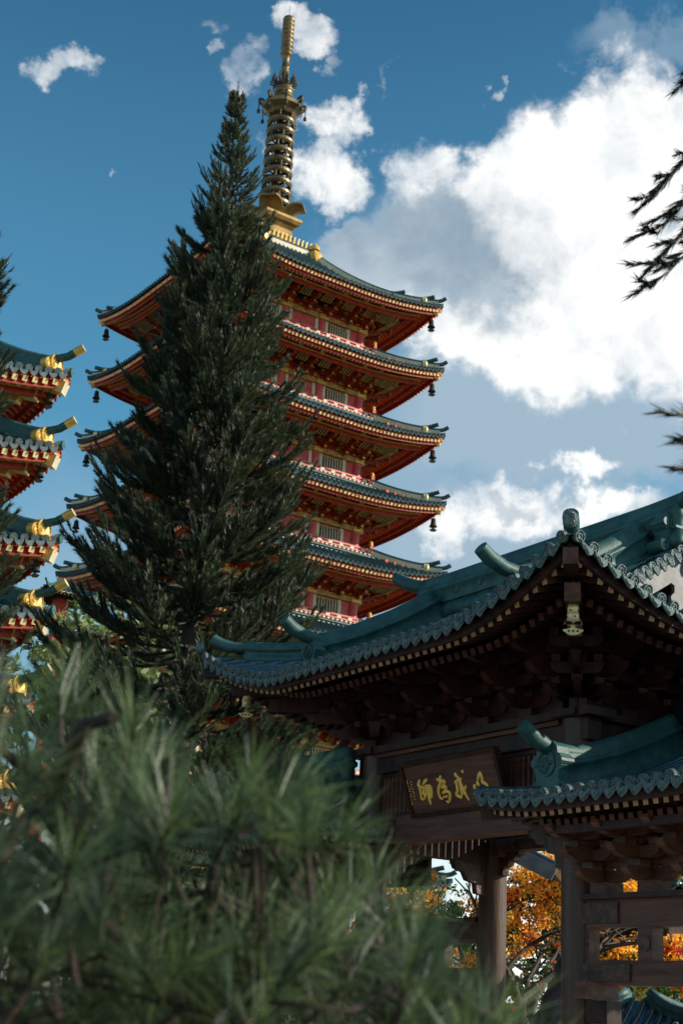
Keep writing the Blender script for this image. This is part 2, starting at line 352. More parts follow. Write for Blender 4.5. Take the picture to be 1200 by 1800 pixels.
def ornament(mb, o, face, sc, m, dep=.12, medal=None):   # shield shaped ridge end tile with medallion and scroll feet
    face = Vector(face).normalized(); ux = Vector((0, 0, 1)).cross(face).normalized(); uy = Vector((0, 0, 1))
    poly = [(x*sc, y*sc) for x, y in ORN]+[(-x*sc, y*sc) for x, y in reversed(ORN[1:-1])]
    mb.prism(poly, o, ux, uy, dep, m)
    inner = [(x*.86, y*.9+.02*sc) for x, y in poly]
    c = Vector(o)+uy*(.33*sc)+face*(dep/2)
    mb.lathe(c, [(.135*sc, -.01), (.135*sc, .018), (.115*sc, .022), (.105*sc, .006), (.001, .006)], medal or m, 20, face, False)
    rr = random.Random(3)
    for i in range(16):
        a = rr.random()*2*PI; q = rr.random()*.085*sc; b = c+ux*(math.cos(a)*q)+uy*(math.sin(a)*q)+face*.008
        mb.lathe(b, [(.026*sc, -.01), (.022*sc, .014), (.001, .022)], medal or m, 6, face)
    for sgn in (-1, 1):
        mb.lathe(Vector(o)+ux*(.225*sc*sgn)+uy*(.055*sc), [(.075*sc, -dep*.55), (.075*sc, dep*.55), (.05*sc, dep*.62), (.03*sc, dep*.5), (.001, dep*.52)], m, 12, face, False)
        mb.lathe(Vector(o)+ux*(.19*sc*sgn)+uy*(.35*sc), [(.05*sc, -dep*.55), (.05*sc, dep*.56), (.001, dep*.56)], m, 10, face, False)

# ------------------------------------------------------------------ ground
gm = MB(); gm.add([(-900, -300, 0), (900, -300, 0), (900, 1500, 0), (-900, 1500, 0)], [(0, 1, 2, 3)], 'soil_grass')
go = gm.build('ground'); go['kind'] = 'structure'
pm = MB(); pm.add([(-3, 12.8, .004), (12, 5.5, .004), (18, 14.5, .004), (2.2, 24, .004)], [(0, 1, 2, 3)], 'stone_pale')
po = pm.build('paving'); po['kind'] = 'structure'

# ------------------------------------------------------------------ timber gate (nearest building)
GO = Vector((2.74, 15.76, 0)); GRZ = R(-57)
GATE = thing('timber_gate', 'dark timber gate with upswept teal tiled roofs and a gold lettered plaque', 'gate', GO, GRZ)
def curve_arm(mb, c, L, h, w, along, m):       # bracket arm with rounded undersides, centred on c (underside z)
    a = Vector(along); q = L*.5
    poly = [(-q, h), (-q, h*.55), (-q+h*.35, h*.18), (-q+h*.9, 0), (q-h*.9, 0), (q-h*.35, h*.18), (q, h*.55), (q, h)]
    mb.prism(poly, c, a, (0, 0, 1), w, m)
def bracket_mesh(mb, tiers, step=.26, rise=.215, m='dark_wood', arm=.72, w=.1, h=.135):
    mb.box((0, 0, -.06), (.24, .24, .12), m)
    for k in range(tiers):
        z = rise*k; ln = .22+step*(k+1)
        mb.prism([(.14, 0), (.14, h), (-ln, h), (-ln-.01, h*.75), (-ln+.05, h*.3), (-ln+.14, 0)], (0, 0, z), (0, 1, 0), (0, 0, 1), w, m)
        for j in range(k+1):
            y = -step*(j); curve_arm(mb, (0, y, z+.004), arm-.14*(k-j) if j else arm+.1*k, h-.008, w, (1, 0, 0), m)
            hw = (arm-.14*(k-j) if j else arm+.1*k)/2-.075
            for sx in (-hw, 0, hw):
                b = .085
                mb.add([(sx+i*b*q, y+jj*b*q, z+h+(0 if t == 0 else rise-h)) for t, q in ((0, .62), (1, .82)) for i, jj in ((-1, -1), (1, -1), (1, 1), (-1, 1))],
                       [(0, 1, 5, 4), (1, 2, 6, 5), (2, 3, 7, 6), (3, 0, 4, 7), (4, 5, 6, 7), (3, 2, 1, 0)], m)
        y = -step*(k+1)
        mb.box((0, y, z+h+.035), (.15, .15, .07), m)
    z = rise*tiers; y = -step*tiers
    curve_arm(mb, (0, y, z), arm, h, w, (1, 0, 0), m)
    mb.prism([(.14, 0), (.14, h), (y-.24, h), (y-.3, h*1.25), (y-.26, h*.4), (y-.1, 0)], (0, 0, z), (0, 1, 0), (0, 0, 1), w*.9, m)

def make_gate():
    rf = Roof(3.7, 2.75, 5.61, .25, .083, .60, 2.0, 1.6, G=1.43, c=(-1.925, 1.0))
    t = MB(); rf.tiles(t, .185, .052, 'tile_glaze', .23, 6, .03, pan='tile_glaze'); t.build('tile_roof', GATE)
    t = MB(); rf.lips(t, .185, .052, .03, 'tile_face', 'tile_face', tongue=1.0); t.build('eave_tiles', GATE)
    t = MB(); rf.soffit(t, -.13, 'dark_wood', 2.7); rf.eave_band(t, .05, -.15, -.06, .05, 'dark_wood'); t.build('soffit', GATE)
    t = MB(); rf.rafters(t, .14, .10, 1.2, -.185, .075, .075, 'dark_wood', 'sunlit_rafter')
    rf.rafters(t, .14, .55, 2.3, -.30, .08, .08, 'dark_wood', 'beam_wood'); t.build('rafters', GATE)
    for sx in (-1, 1):                       # corner beams
        for sy in (-1, 1):
            t = MB()
            def dg(d, dz): return Vector((rf.c[0]+sx*(3.7-d), rf.c[1]+sy*(2.75-d), rf.z0+rf.P(d)+.60*max(0, 1-d/2.0)**1.6+dz))
            t.bar(dg(.03, -.22), dg(1.75, -.34), .15, .17, 'dark_wood', 'beam_wood'); t.bar(dg(.32, -.42), dg(1.9, -.55), .16, .19, 'dark_wood', 'beam_wood')
            t.bar(dg(.7, -.62), dg(1.9, -.78), .15, .18, 'dark_wood', 'beam_wood')
            t.build('corner_beam', GATE)
    # ridges
    t = MB(); pr = ridge_profile(.27, .47, .095); xs = np.linspace(-4.30, .70, 30)
    def rz(x): e = max(0, abs(x+1.8)-1.7); return 6.96+.035*e*e
    t.sweep([(x, 1.0, rz(x)) for x in xs], pr, 'ridge_glaze', True)
    for sg in (-1, 1):
        t.tube([(-1.80+sg*q, 1.0, rz(-1.80+sg*2.3)+.50+dz) for q, dz in ((2.35, -.02), (2.65, .05), (2.9, .14), (3.15, .27))], [.09, .095, .1, .095], 'ridge_glaze', 12)
    t.sweep([(x, 1.0, rz(x)+.16) for x in xs], [(-.13, -.015), (-.125, .015), (.13, .015), (.13, -.015)], 'ridge_glaze')
    for x in np.linspace(-3.9, .1, 9):
        for sy in (-1, 1): t.lathe((x, 1.0+sy*.09, rz(x)+.28), [(.045, 0), (.045, .02), (.03, .03), (.001, .022)], 'ridge_glaze', 12, (0, sy, 0), False)
    t.build('main_ridge', GATE)
    for sg in (-1, 1):
        t = MB(); ornament(t, (-1.80+sg*2.30, 1.0, 6.86), (sg, 0, 0), 1.0, 'ridge_glaze', .2); t.build('ridge_ornament', GATE)
    pr2 = ridge_profile(.24, .31, .08)
    for sg in (-1, 1):
        for k in (0, 2):
            u = (2.13 if sg > 0 else 1.86)*sg*(1 if k == 0 else -1); o = rf.out(k)
            t = MB(); t.sweep([rf.pt(k, u, d, .04+.05*max(0, (1.1-d))**2) for d in np.linspace(2.72, .68, 16)], pr2, 'ridge_glaze', True)
            b = rf.pt(k, u, .68, .04)
            t.tube([b+o*q+Vector((0, 0, z)) for q, z in ((-.25, .385), (0, .36), (.2, .38), (.4, .45), (.53, .54))], [.082, .085, .085, .09, .085], 'ridge_glaze', 12)
            for d in (1.0, 1.5, 2.0):
                for sx in (-1, 1):
                    t.lathe(rf.pt(k, u, d, .15)+Vector((sx*.075, 0, 0)), [(.045, 0), (.045, .02), (.03, .028), (.001, .02)], 'ridge_glaze', 12, (sx, 0, 0), False)
            t.build('gable_ridge', GATE)
            t = MB(); ornament(t, rf.pt(k, u, .62, .0), o, .74, 'ridge_glaze', .14); t.build('ridge_ornament', GATE)
    for sx in (-1, 1):
        for sy in (-1, 1):
            def dg(d, dz=0): return Vector((rf.c[0]+sx*(3.7-d), rf.c[1]+sy*(2.75-d), rf.z0+rf.P(d)+.60*max(0, 1-d/2.0)**1.6+dz))
            t = MB(); o = Vector((sx, sy, 0)).normalized()
            t.sweep([dg(d, .03) for d in np.linspace(1.5, .42, 10)], ridge_profile(.2, .15, .07), 'ridge_glaze', True)
            b = dg(.42, -.06)
            t.tube([b+o*q+Vector((0, 0, z)) for q, z in ((-.2, .25), (0, .235), (.2, .25), (.38, .30), (.48, .36))], [.072, .074, .078, .084, .08], 'ridge_glaze', 12)
            t.lathe(dg(-.06, .1), [(.07, -.1), (.075, .02), (.05, .03), (.001, .02)], 'tile_face', 14, o, False)
            t.build('hip_ridge', GATE)
    # gables
    for sg in (-1, 1):
        xg = -1.925+sg*(3.7-1.43); e = Vector((sg, 0, 0))
        def gp(dd, x, dz): return Vector((x, 1.0+dd, rf.z0+rf.P(2.75-abs(dd))+dz))
        t = MB(); ds = np.linspace(-1.28, 1.28, 23)
        for d in ds:
            p0, p1 = gp(d, xg-sg*.12, .02), gp(d, xg+sg*.40, -.0)
            nst = 3
            for i in range(nst):
                t.tube([p0.lerp(p1, i/nst), p0.lerp(p1, (i+1)/nst)], [.043, .05], 'tile_glaze', 10)
            t.lathe(p1, [(.058, -.02), (.058, .014), (.045, .016), (.04, .006), (.001, .008)], 'tile_face', 12, e, False)
        for i in range(len(ds)-1):
            d = (ds[i]+ds[i+1])/2; p = gp(d, xg+sg*.40, -.02); a = Vector((0, 1, 0))
            t.prism([(-.052, .02), (-.05, -.06), (-.02, -.105), (0, -.12), (.02, -.105), (.05, -.06), (.052, .02)], p, a, (e*-.3+Vector((0, 0, 1))), .02, 'tile_face')
        t.build('gable_tiles', GATE)
        t = MB()
        for sy in (-1, 1):
            pts = [gp(sy*d, xg+sg*.27, -.20) for d in np.linspace(0, 1.32, 12)]
            t.sweep(pts, [(-.03, -.12), (-.03, .12), (.03, .12), (.03, -.12)], 'grey_wood')
        t.build('barge_board', GATE)
        t = MB(); half = [(0, .12), (.07, .1), (.085, -.05), (.11, -.16), (.17, -.17), (.2, -.12), (.17, -.08), (.14, -.12), (.155, -.05), (.215, -.04), (.26, -.1), (.25, -.2), (.17, -.26), (.12, -.28), (.12, -.36), (.18, -.42), (.17, -.52), (.08, -.56), (0, -.62)]
        poly = half+[(-x, y) for x, y in reversed(half[1:-1])]
        t.prism(poly, (xg+sg*.27, 1.0, 6.72), (0, sg, 0), (0, 0, 1), .05, 'grey_wood'); t.build('gable_pendant', GATE)
        t = MB(); t.prism([(-1.3, 0), (1.3, 0), (0, .95)], (xg-sg*.05, 1.0, 6.1), (0, 1, 0), (0, 0, 1), .05, 'dark_wood'); t.build('gable_wall', GATE)
    # columns, beams
    for x in (0, -3.85):
        for y in (0, 2.0):
            t = MB(); t.lathe((x, y, 0), [(.185, .2), (.19, 1.5), (.19, 3.4), (.175, 4.9)], 'column_wood', 24); t.lathe((x, y, 0), [(.3, 0), (.3, .08), (.24, .2), (.001, .2)], 'stone_pale', 20); t.build('column', GATE)
    cx = -1.925
    for y, zl, zh in ((0, 3.68, 4.02), (2.0, 3.80, 3.97)):
        t = MB(); t.box((cx, y, (zl+zh)/2), (3.85-.3, .26, zh-zl), 'beam_wood')
        for sx in (-1, 1): t.box((cx+sx*1.52, y-.15, (zl+zh)/2), (.5, .05, (zh-zl)*.72), 'carved_wood')
        t.build('lower_beam', GATE)
        t = MB(); t.box((cx, y, 4.72), (4.35, .2, .24), 'dark_wood'); t.box((cx, y, 4.89), (4.6, .42, .09), 'dark_wood')
        if y == 0: t.box((cx, y-.12, 4.82), (3.5, .05, .05), 'beam_wood')
        t.build('upper_beam', GATE)
        t = MB()
        for x in np.arange(-3.62, -.2, .088): t.box((x, y, (zh+4.6)/2), (.034, .05, 4.6-zh), 'beam_wood')
        t.box((cx, y, zh+.03), (3.5, .09, .05), 'dark_wood'); t.box((cx, y, 4.57), (3.5, .09, .05), 'dark_wood')
        t.build('transom_lattice', GATE)
        for sx, x in ((1, -3.85), (-1, 0)):
            t = MB(); z = zl
            poly = [(0, 0), (.62, 0), (.6, -.06), (.5, -.09), (.46, -.15), (.34, -.17), (.3, -.25), (.18, -.28), (.15, -.42), (0, -.45)]
            t.prism([(p*sx*(1 if y == 0 else .7), q*(1 if y == 0 else .7)) for p, q in poly], (x+sx*.16, y, z-.003), (1, 0, 0), (0, 0, 1), .1, 'carved_wood')
            t.box((x+sx*.26, y-.02, z+.02), (.16, .34, .16), 'beam_wood'); t.build('corbel', GATE)
    for x in (0, -3.85):
        t = MB(); t.box((x, 1.0, 3.8), (.2, 1.7, .3), 'dark_wood'); t.box((x, 1.0, 4.74), (.2, 1.7, .26), 'dark_wood'); t.box((x, 1.0, 4.895), (.4, 2.5, .08), 'dark_wood')
        poly = [(0, 0), (.55, 0), (.5, -.1), (.36, -.14), (.3, -.24), (.16, -.27), (.14, -.4), (0, -.42)]
        t.prism(poly, (x, .17, 3.648), (0, 1, 0), (0, 0, 1), .1, 'carved_wood'); t.prism([(-p, q) for p, q in poly], (x, 1.83, 3.648), (0, 1, 0), (0, 0, 1), .1, 'carved_wood')
        t.build('side_beam', GATE)
    t = MB(); z1, z2 = 4.935, 6.0
    for y in (0, 2): t.box((cx, y, (z1+z2)/2), (3.9, .05, z2-z1), 'dark_wood')
    for x in (.01, -3.86): t.box((x, 1, (z1+z2)/2), (.05, 1.94, z2-z1), 'dark_wood')
    t.build('frieze_light_block', GATE)  # dark boards added behind the brackets to block light
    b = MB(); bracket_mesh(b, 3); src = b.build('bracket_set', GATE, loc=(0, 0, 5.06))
    spots = [(x, 0, 0) for x in (-.77, -1.54, -2.31, -3.08)]+[(x, 2, PI) for x in (-.77, -1.54, -2.31, -3.08)]+[(0, y, PI/2) for y in (.67, 1.33)]+[(-3.85, y, -PI/2) for y in (.67, 1.33)]
    for i, (x, y, a) in enumerate([(0, 0, 0)]+spots+[(-3.85, 0, 0), (0, 2, PI), (-3.85, 2, PI), (0, 0, PI/2), (0, 2, PI/2), (-3.85, 0, -PI/2), (-3.85, 2, -PI/2)]):
        if i == 0: src.location = (x, y, 5.06)
        else: copy_part(src, GATE, (x, y, 5.06), a)
    for (x, y, a) in ((0, 0, PI/4), (-3.85, 0, -PI/4), (0, 2, 3*PI/4), (-3.85, 2, -3*PI/4)):
        copy_part(src, GATE, (x, y, 5.064), a, (.8, 1.35, .99))
def side_bay(sg, x0):
    """Lower side bay: rails, posts, brackets and its own small hipped roof."""
    def mx(x): return x0+sg*x
    hy = 2.55 if sg > 0 else .9; yc = hy-1.2
    rf = Roof(1.8, hy, 3.81, .13, .075 if sg > 0 else .5, .10, 1.0, 1.5, G=.55, c=(mx(1.5), yc))
    t = MB(); rf.tiles(t, .175, .048, 'tile_glaze', .22, 6, .03); t.build('side_tile_roof', GATE)
    t = MB(); rf.lips(t, .175, .048, .03, 'tile_face', 'tile_face'); t.build('side_eave_tiles', GATE)
    t = MB(); rf.soffit(t, -.12, 'dark_wood', 1.75); rf.eave_band(t, .05, -.14, -.06, .05, 'dark_wood'); rf.eave_band(t, .42, -.32, -.24, .08, 'dark_wood'); t.build('side_soffit', GATE)
    t = MB(); rf.rafters(t, .13, .10, .9, -.17, .065, .065, 'dark_wood', 'sunlit_rafter'); rf.rafters(t, .13, .42, 1.3, -.28, .07, .07, 'dark_wood', 'beam_wood'); t.build('side_rafters', GATE)
    for sx in (-1, 1):
        for k in (0, 2):
            u = 1.2*sx*(1 if k == 0 else -1); o = rf.out(k); t = MB()
            t.sweep([rf.pt(k, u, d, .02+.03*max(0, 1.2-d)**2) for d in np.linspace(hy-.03, .60, 16)], ridge_profile(.23, .36, .08), 'ridge_glaze', True)
            b = rf.pt(k, u, .60, .12)
            t.tube([b+o*q+Vector((0, 0, z)) for q, z in ((-.3, .34), (-.08, .325), (.12, .35), (.30, .42), (.46, .53))], [.086, .086, .088, .094, .088], 'ridge_glaze', 14)
            t.build('gable_ridge', GATE)
            t = MB(); ornament(t, rf.pt(k, u, .55, -.03), o, 1.02, 'ridge_glaze', .16); t.build('ridge_ornament', GATE)
        for sy in (-1, 1):
            def dg(d, dz=0): return Vector((rf.c[0]+sx*(1.8-d), rf.c[1]+sy*(hy-d), rf.z0+rf.P(d)+.1*max(0, 1-d)**1.5+dz))
            t = MB(); t.tube([dg(d, .03) for d in np.linspace(.62, .02, 5)], .06, 'tile_glaze', 10); t.build('side_hip_ridge', GATE)
            t = MB(); t.bar(dg(.05, -.2), dg(1.5, -.28), .13, .14, 'dark_wood', 'beam_wood'); t.build('corner_beam', GATE)
        t = MB(); x = rf.c[0]+sx*1.22
        t.prism([(-hy+.6, 3.95), (hy-.6, 3.95), (0, 3.80+rf.P(hy))], (x, yc, 0), (0, 1, 0), (0, 0, 1), .05, 'dark_wood'); t.build('side_gable_wall', GATE)
    t = MB(); t.sweep([(rf.c[0]+x, yc, 3.85+rf.P(hy)+.0) for x in (-1.3, 0, 1.3)], ridge_profile(.26, .48, .09), 'ridge_glaze', True); t.build('side_ridge', GATE)
    t = MB(); t.lathe((mx(3.0), 0, 0), [(.185, .2), (.19, 3.0), (.18, 3.6)], 'column_wood', 24); t.lathe((mx(3.0), 0, 0), [(.3, 0), (.3, .08), (.24, .2), (.001, .2)], 'stone_pale', 20); t.build('column', GATE)
    for y in (0,) if sg > 0 else (2.0,):
        t = MB(); t.box((mx(1.5), y, 2.765), (2.62, .16, .28), 'beam_wood'); t.box((mx(1.5), y, 2.93), (2.64, .30, .055), 'dark_wood'); t.box((mx(.42), y-.09, 2.765), (.52, .03, .2), 'carved_wood'); t.build('upper_rail', GATE)
        t = MB(); t.box((mx(1.5), y, 2.18), (2.62, .18, .24), 'beam_wood'); t.box((mx(.5), y-.1, 2.18), (.7, .03, .17), 'carved_wood'); t.box((mx(1.9), y-.1, 2.18), (.7, .03, .17), 'carved_wood'); t.build('lower_rail', GATE)
        for x, pw in ((.20, .06), (1.03, .2), (2.0, .2), (2.80, .06)):
            t = MB(); t.box((mx(x), y, 2.46), (pw, .15, .33), 'beam_wood'); t.lathe((mx(x), y-.075, 2.46), [(.07 if pw > .1 else .02, 0), (.075 if pw > .1 else .022, .012), (.001, .016)], 'carved_wood', 16, (0, -1, 0), False); t.build('rail_post', GATE)
        t = MB(); t.box((mx(.36), y-.1, 2.0), (.17, .46, .17), 'beam_wood'); t.box((mx(.36), y, 1.8), (.3, .2, .22), 'dark_wood'); t.box((mx(.36), y, 1.6), (.2, .2, .2), 'carved_wood'); t.build('beam_end', GATE)
    t = MB(); t.box((mx(1.5), 0, 3.30), (2.6, .12, .16), 'beam_wood'); t.box((mx(1.5), 0, 3.62), (2.6, .12, .16), 'dark_wood'); t.box((mx(1.5), -.56, 3.74), (3.2, .1, .12), 'dark_wood'); t.build('tie_beam', GATE)
    b = MB(); bracket_mesh(b, 3, .2, .2, 'beam_wood', .62, .1, .125); src = b.build('side_bracket_set', GATE, loc=(mx(.42), 0, 3.07))
    for x in (1.1, 1.78, 2.46): copy_part(src, GATE, (mx(x), 0, 3.07))
    t = MB(); t.box((mx(1.5), 1.0, 3.55), (2.8, .06, .5), 'dark_wood'); t.build('rear_panel', GATE)
make_gate(); side_bay(1, 0.); side_bay(-1, -3.85)
def g2w(x, y, z):
    c, s = math.cos(GRZ), math.sin(GRZ); return GO+Vector((x*c-y*s, x*s+y*c, z))

# name plaque: tilted board hung between the beams
CHAR = {'shi': [[(-0.589, 0.409), (-0.64, 0.355), (-0.624, 0.324), (-0.647, 0.185), (-0.616, 0.159)], [(-0.591, 0.321), (-0.548, 0.3), (-0.587, 0.25), (-0.611, 0.241)], [(-0.601, 0.24), (-0.55, 0.223), (-0.588, 0.18), (-0.616, 0.159)], [(-0.448, 0.402), (-0.508, 0.372), (-0.559, 0.342)], [(-0.495, 0.336), (-0.533, 0.21)], [(-0.481, 0.323), (-0.412, 0.305), (-0.431, 0.213), (-0.454, 0.18), (-0.482, 0.182)], [(-0.454, 0.308), (-0.495, 0.172), (-0.495, 0.09)]],
 'wei': [[(-0.244, 0.393), (-0.233, 0.352)], [(-0.171, 0.421), (-0.195, 0.377), (-0.202, 0.337), (-0.263, 0.279), (-0.291, 0.212), (-0.277, 0.153), (-0.237, 0.138)], [(-0.2, 0.343), (-0.122, 0.353), (-0.146, 0.314), (-0.209, 0.274)], [(-0.209, 0.274), (-0.116, 0.277), (-0.174, 0.225), (-0.219, 0.206)], [(-0.205, 0.216), (-0.103, 0.218), (-0.081, 0.182), (-0.117, 0.116), (-0.155, 0.09), (-0.184, 0.11)], [(-0.206, 0.17), (-0.206, 0.147)], [(-0.156, 0.177), (-0.159, 0.148)]],
 'jie': [[(0.108, 0.422), (0.127, 0.38), (0.163, 0.359)], [(0.251, 0.441), (0.255, 0.407)], [(0.063, 0.312), (0.204, 0.349)], [(0.135, 0.356), (0.087, 0.281), (0.082, 0.224), (0.042, 0.171), (0.083, 0.139), (0.116, 0.13), (0.138, 0.185), (0.139, 0.253), (0.139, 0.299)], [(0.163, 0.359), (0.173, 0.25), (0.211, 0.145), (0.238, 0.08)], [(0.257, 0.259), (0.199, 0.202), (0.164, 0.16)]],
 'yi': [[(0.417, 0.261), (0.399, 0.218), (0.412, 0.183)], [(0.472, 0.29), (0.48, 0.244), (0.475, 0.211)], [(0.574, 0.392), (0.519, 0.341), (0.48, 0.289)], [(0.563, 0.387), (0.573, 0.325), (0.568, 0.269), (0.617, 0.242), (0.633, 0.196), (0.6, 0.177)]],
 'small': [[(-0.847, 0.423), (-0.853, 0.393)], [(-0.873, 0.383), (-0.833, 0.385)], [(-0.854, 0.358), (-0.852, 0.34)], [(-0.852, 0.316), (-0.826, 0.307)], [(-0.864, 0.287), (-0.826, 0.284)], [(-0.847, 0.256), (-0.847, 0.232)], [(-0.874, 0.216), (-0.835, 0.215)], [(-0.858, 0.191), (-0.86, 0.168)], [(-0.86, 0.156), (-0.865, 0.109)], [(-0.776, 0.404), (-0.77, 0.385)], [(-0.792, 0.364), (-0.763, 0.363)], [(-0.789, 0.34), (-0.79, 0.322)], [(-0.784, 0.304), (-0.764, 0.304)], [(-0.788, 0.28), (-0.774, 0.267)], [(-0.781, 0.25), (-0.761, 0.252)], [(-0.785, 0.226), (-0.785, 0.209)], [(-0.798, 0.186), (-0.772, 0.178)]]}
def make_plaque():
    pl = thing('name_plaque', 'dark wooden plaque with gold brush characters under the gate eaves', 'plaque', g2w(-1.925, -.14, 4.01), GRZ)
    up = Vector((0, -.21, .56)).normalized(); H = .6; nz = Vector((1, 0, 0)).cross(up)   # towards the viewer
    t = MB(); t.frame(up*H/2-nz*.03, (.875, 0, 0), up*H/2, nz*.025, 'beam_wood')
    t.build('board', pl)
    t = MB()
    for sx in (-1, 1): t.frame(up*H/2+Vector((sx*.9, 0, 0))-nz*.02, (.03, 0, 0), up*(H/2+.04), nz*.045, 'dark_wood')
    for v in (-.02, H+.02): t.frame(up*v-nz*.02, (.872, 0, 0), up*.025, nz*.042, 'dark_wood')
    t.build('frame', pl)
    for k, strokes in CHAR.items():
        t = MB(); r = .0058 if k == 'small' else .021
        for st in strokes:
            P = [Vector((x, 0, 0))+up*(y) for x, y in st]; Q = []
            for i in range(len(P)-1):      # smooth the stroke
                a, b = P[i], P[i+1]; p0 = P[max(i-1, 0)]; p3 = P[min(i+2, len(P)-1)]
                for q in (0, .25, .5, .75):
                    Q.append(.5*((2*a)+(b-p0)*q+(2*p0-5*a+4*b-p3)*q*q+(3*a-p0-3*b+p3)*q**3))
            Q.append(P[-1]); n = len(Q)
            rad = [r*(1.15-.55*abs(2*i/(n-1)-.75)) for i in range(n)]
            t.tube([p-nz*.002 for p in Q], rad, 'gilt', 8)
        t.build('inscription' if k == 'small' else 'gold_character', pl)
make_plaque()

def wind_bell(name, label, loc, sc=1., m='brass', chain=.12, group=None, rz=0., simple=False):
    b = thing(name, label, 'bell', loc, rz, group)
    if simple:
        t = MB(); t.tube([(0, 0, .12), (0, 0, -.02)], .012*sc, m, 5); n = 10
        t.lathe((0, 0, 0), [(.001, 0), (.06*sc, -.01*sc), (.075*sc, -.16*sc), (.11*sc, -.23*sc)], m, n); t.build('bell_body', b)
        t = MB(); t.prism([(x*sc, z*sc) for x, z in ((-.1, 0), (0, .05), (.1, 0), (.05, -.05), (-.05, -.05))], (0, 0, -.31*sc), (1, 0, 0), (0, 0, 1), .03*sc, m); t.build('clapper_plate', b)
        return b
    t = MB(); t.tube([(0, 0, chain), (0, 0, 0)], .006, m, 6)
    for i in range(4): t.lathe((0, 0, .02+i*.028), [(.004, -.012), (.014, 0), (.004, .012)], m, 8)
    t.build('chain', b)
    t = MB(); n = 32; prof = [(.001, 0), (.03, -.002), (.052, -.012), (.058, -.03), (.060, -.045), (.064, -.05), (.060, -.056), (.062, -.12), (.067, -.126), (.063, -.132), (.068, -.175), (.082, -.215), (.1, -.235)]
    vs = []
    for r_, z in prof:
        for j in range(n):
            a = 2*PI*j/n; q = (abs(math.sin(2*a)) if z < -.2 else 0); vs.append((math.cos(a)*r_*sc, math.sin(a)*r_*sc, (z+q*.028*(1 if z < -.22 else .4))*sc))
    t.add(vs, [(i*n+j, (i+1)*n+j, (i+1)*n+(j+1) % n, i*n+(j+1) % n) for i in range(len(prof)-1) for j in range(n)], m, True)
    t.lathe((0, 0, -.0), [(.09*sc, -.21*sc), (.001, -.2*sc)], 'black_opening', 16)
    for a in range(8):
        c = Vector((math.cos(a*PI/4+.3), math.sin(a*PI/4+.3), 0)); t.lathe(c*.0615*sc+Vector((0, 0, (-.085 if a % 2 else -.155)*sc)), [(.012*sc, -.004), (.012*sc, .005), (.001, .005)], 'dark_bronze', 8, c, False)
    t.build('bell_body', b)
    t = MB(); t.tube([(0, 0, -.2*sc), (0, 0, -.27*sc)], .005, m, 6); half = [(0, .035), (.025, .03), (.05, .012), (.10, .008), (.108, -.004), (.085, -.02), (.06, -.04), (.03, -.05), (0, -.055)]
    poly = [(x*sc, y*sc) for x, y in half]+[(-x*sc, y*sc) for x, y in reversed(half[1:-1])]
    t.prism(poly, (0, 0, -.29*sc), (1, 0, 0), (0, 0, 1), .012, m)
    for x in (-.045, 0, .045):
        for sy in (-1, 1): t.lathe((x*sc, sy*.0065, -.3*sc), [(.013*sc, -.001), (.013*sc, .002), (.001, .002)], 'black_opening', 10, (0, sy, 0), False)
    t.build('clapper_plate', b); return b
wind_bell('wind_bell', 'brass wind bell hanging below the peaked near corner of the timber gate roof', g2w(1.775-.45, -1.75+.45, 5.66), .95, rz=R(-8), chain=.25)
wind_bell('wind_bell', 'brass wind bell at the far left gate corner, against the cone shaped conifer', g2w(-5.625+.466, -1.75+.466, 5.68), .95, rz=R(5), chain=.25)

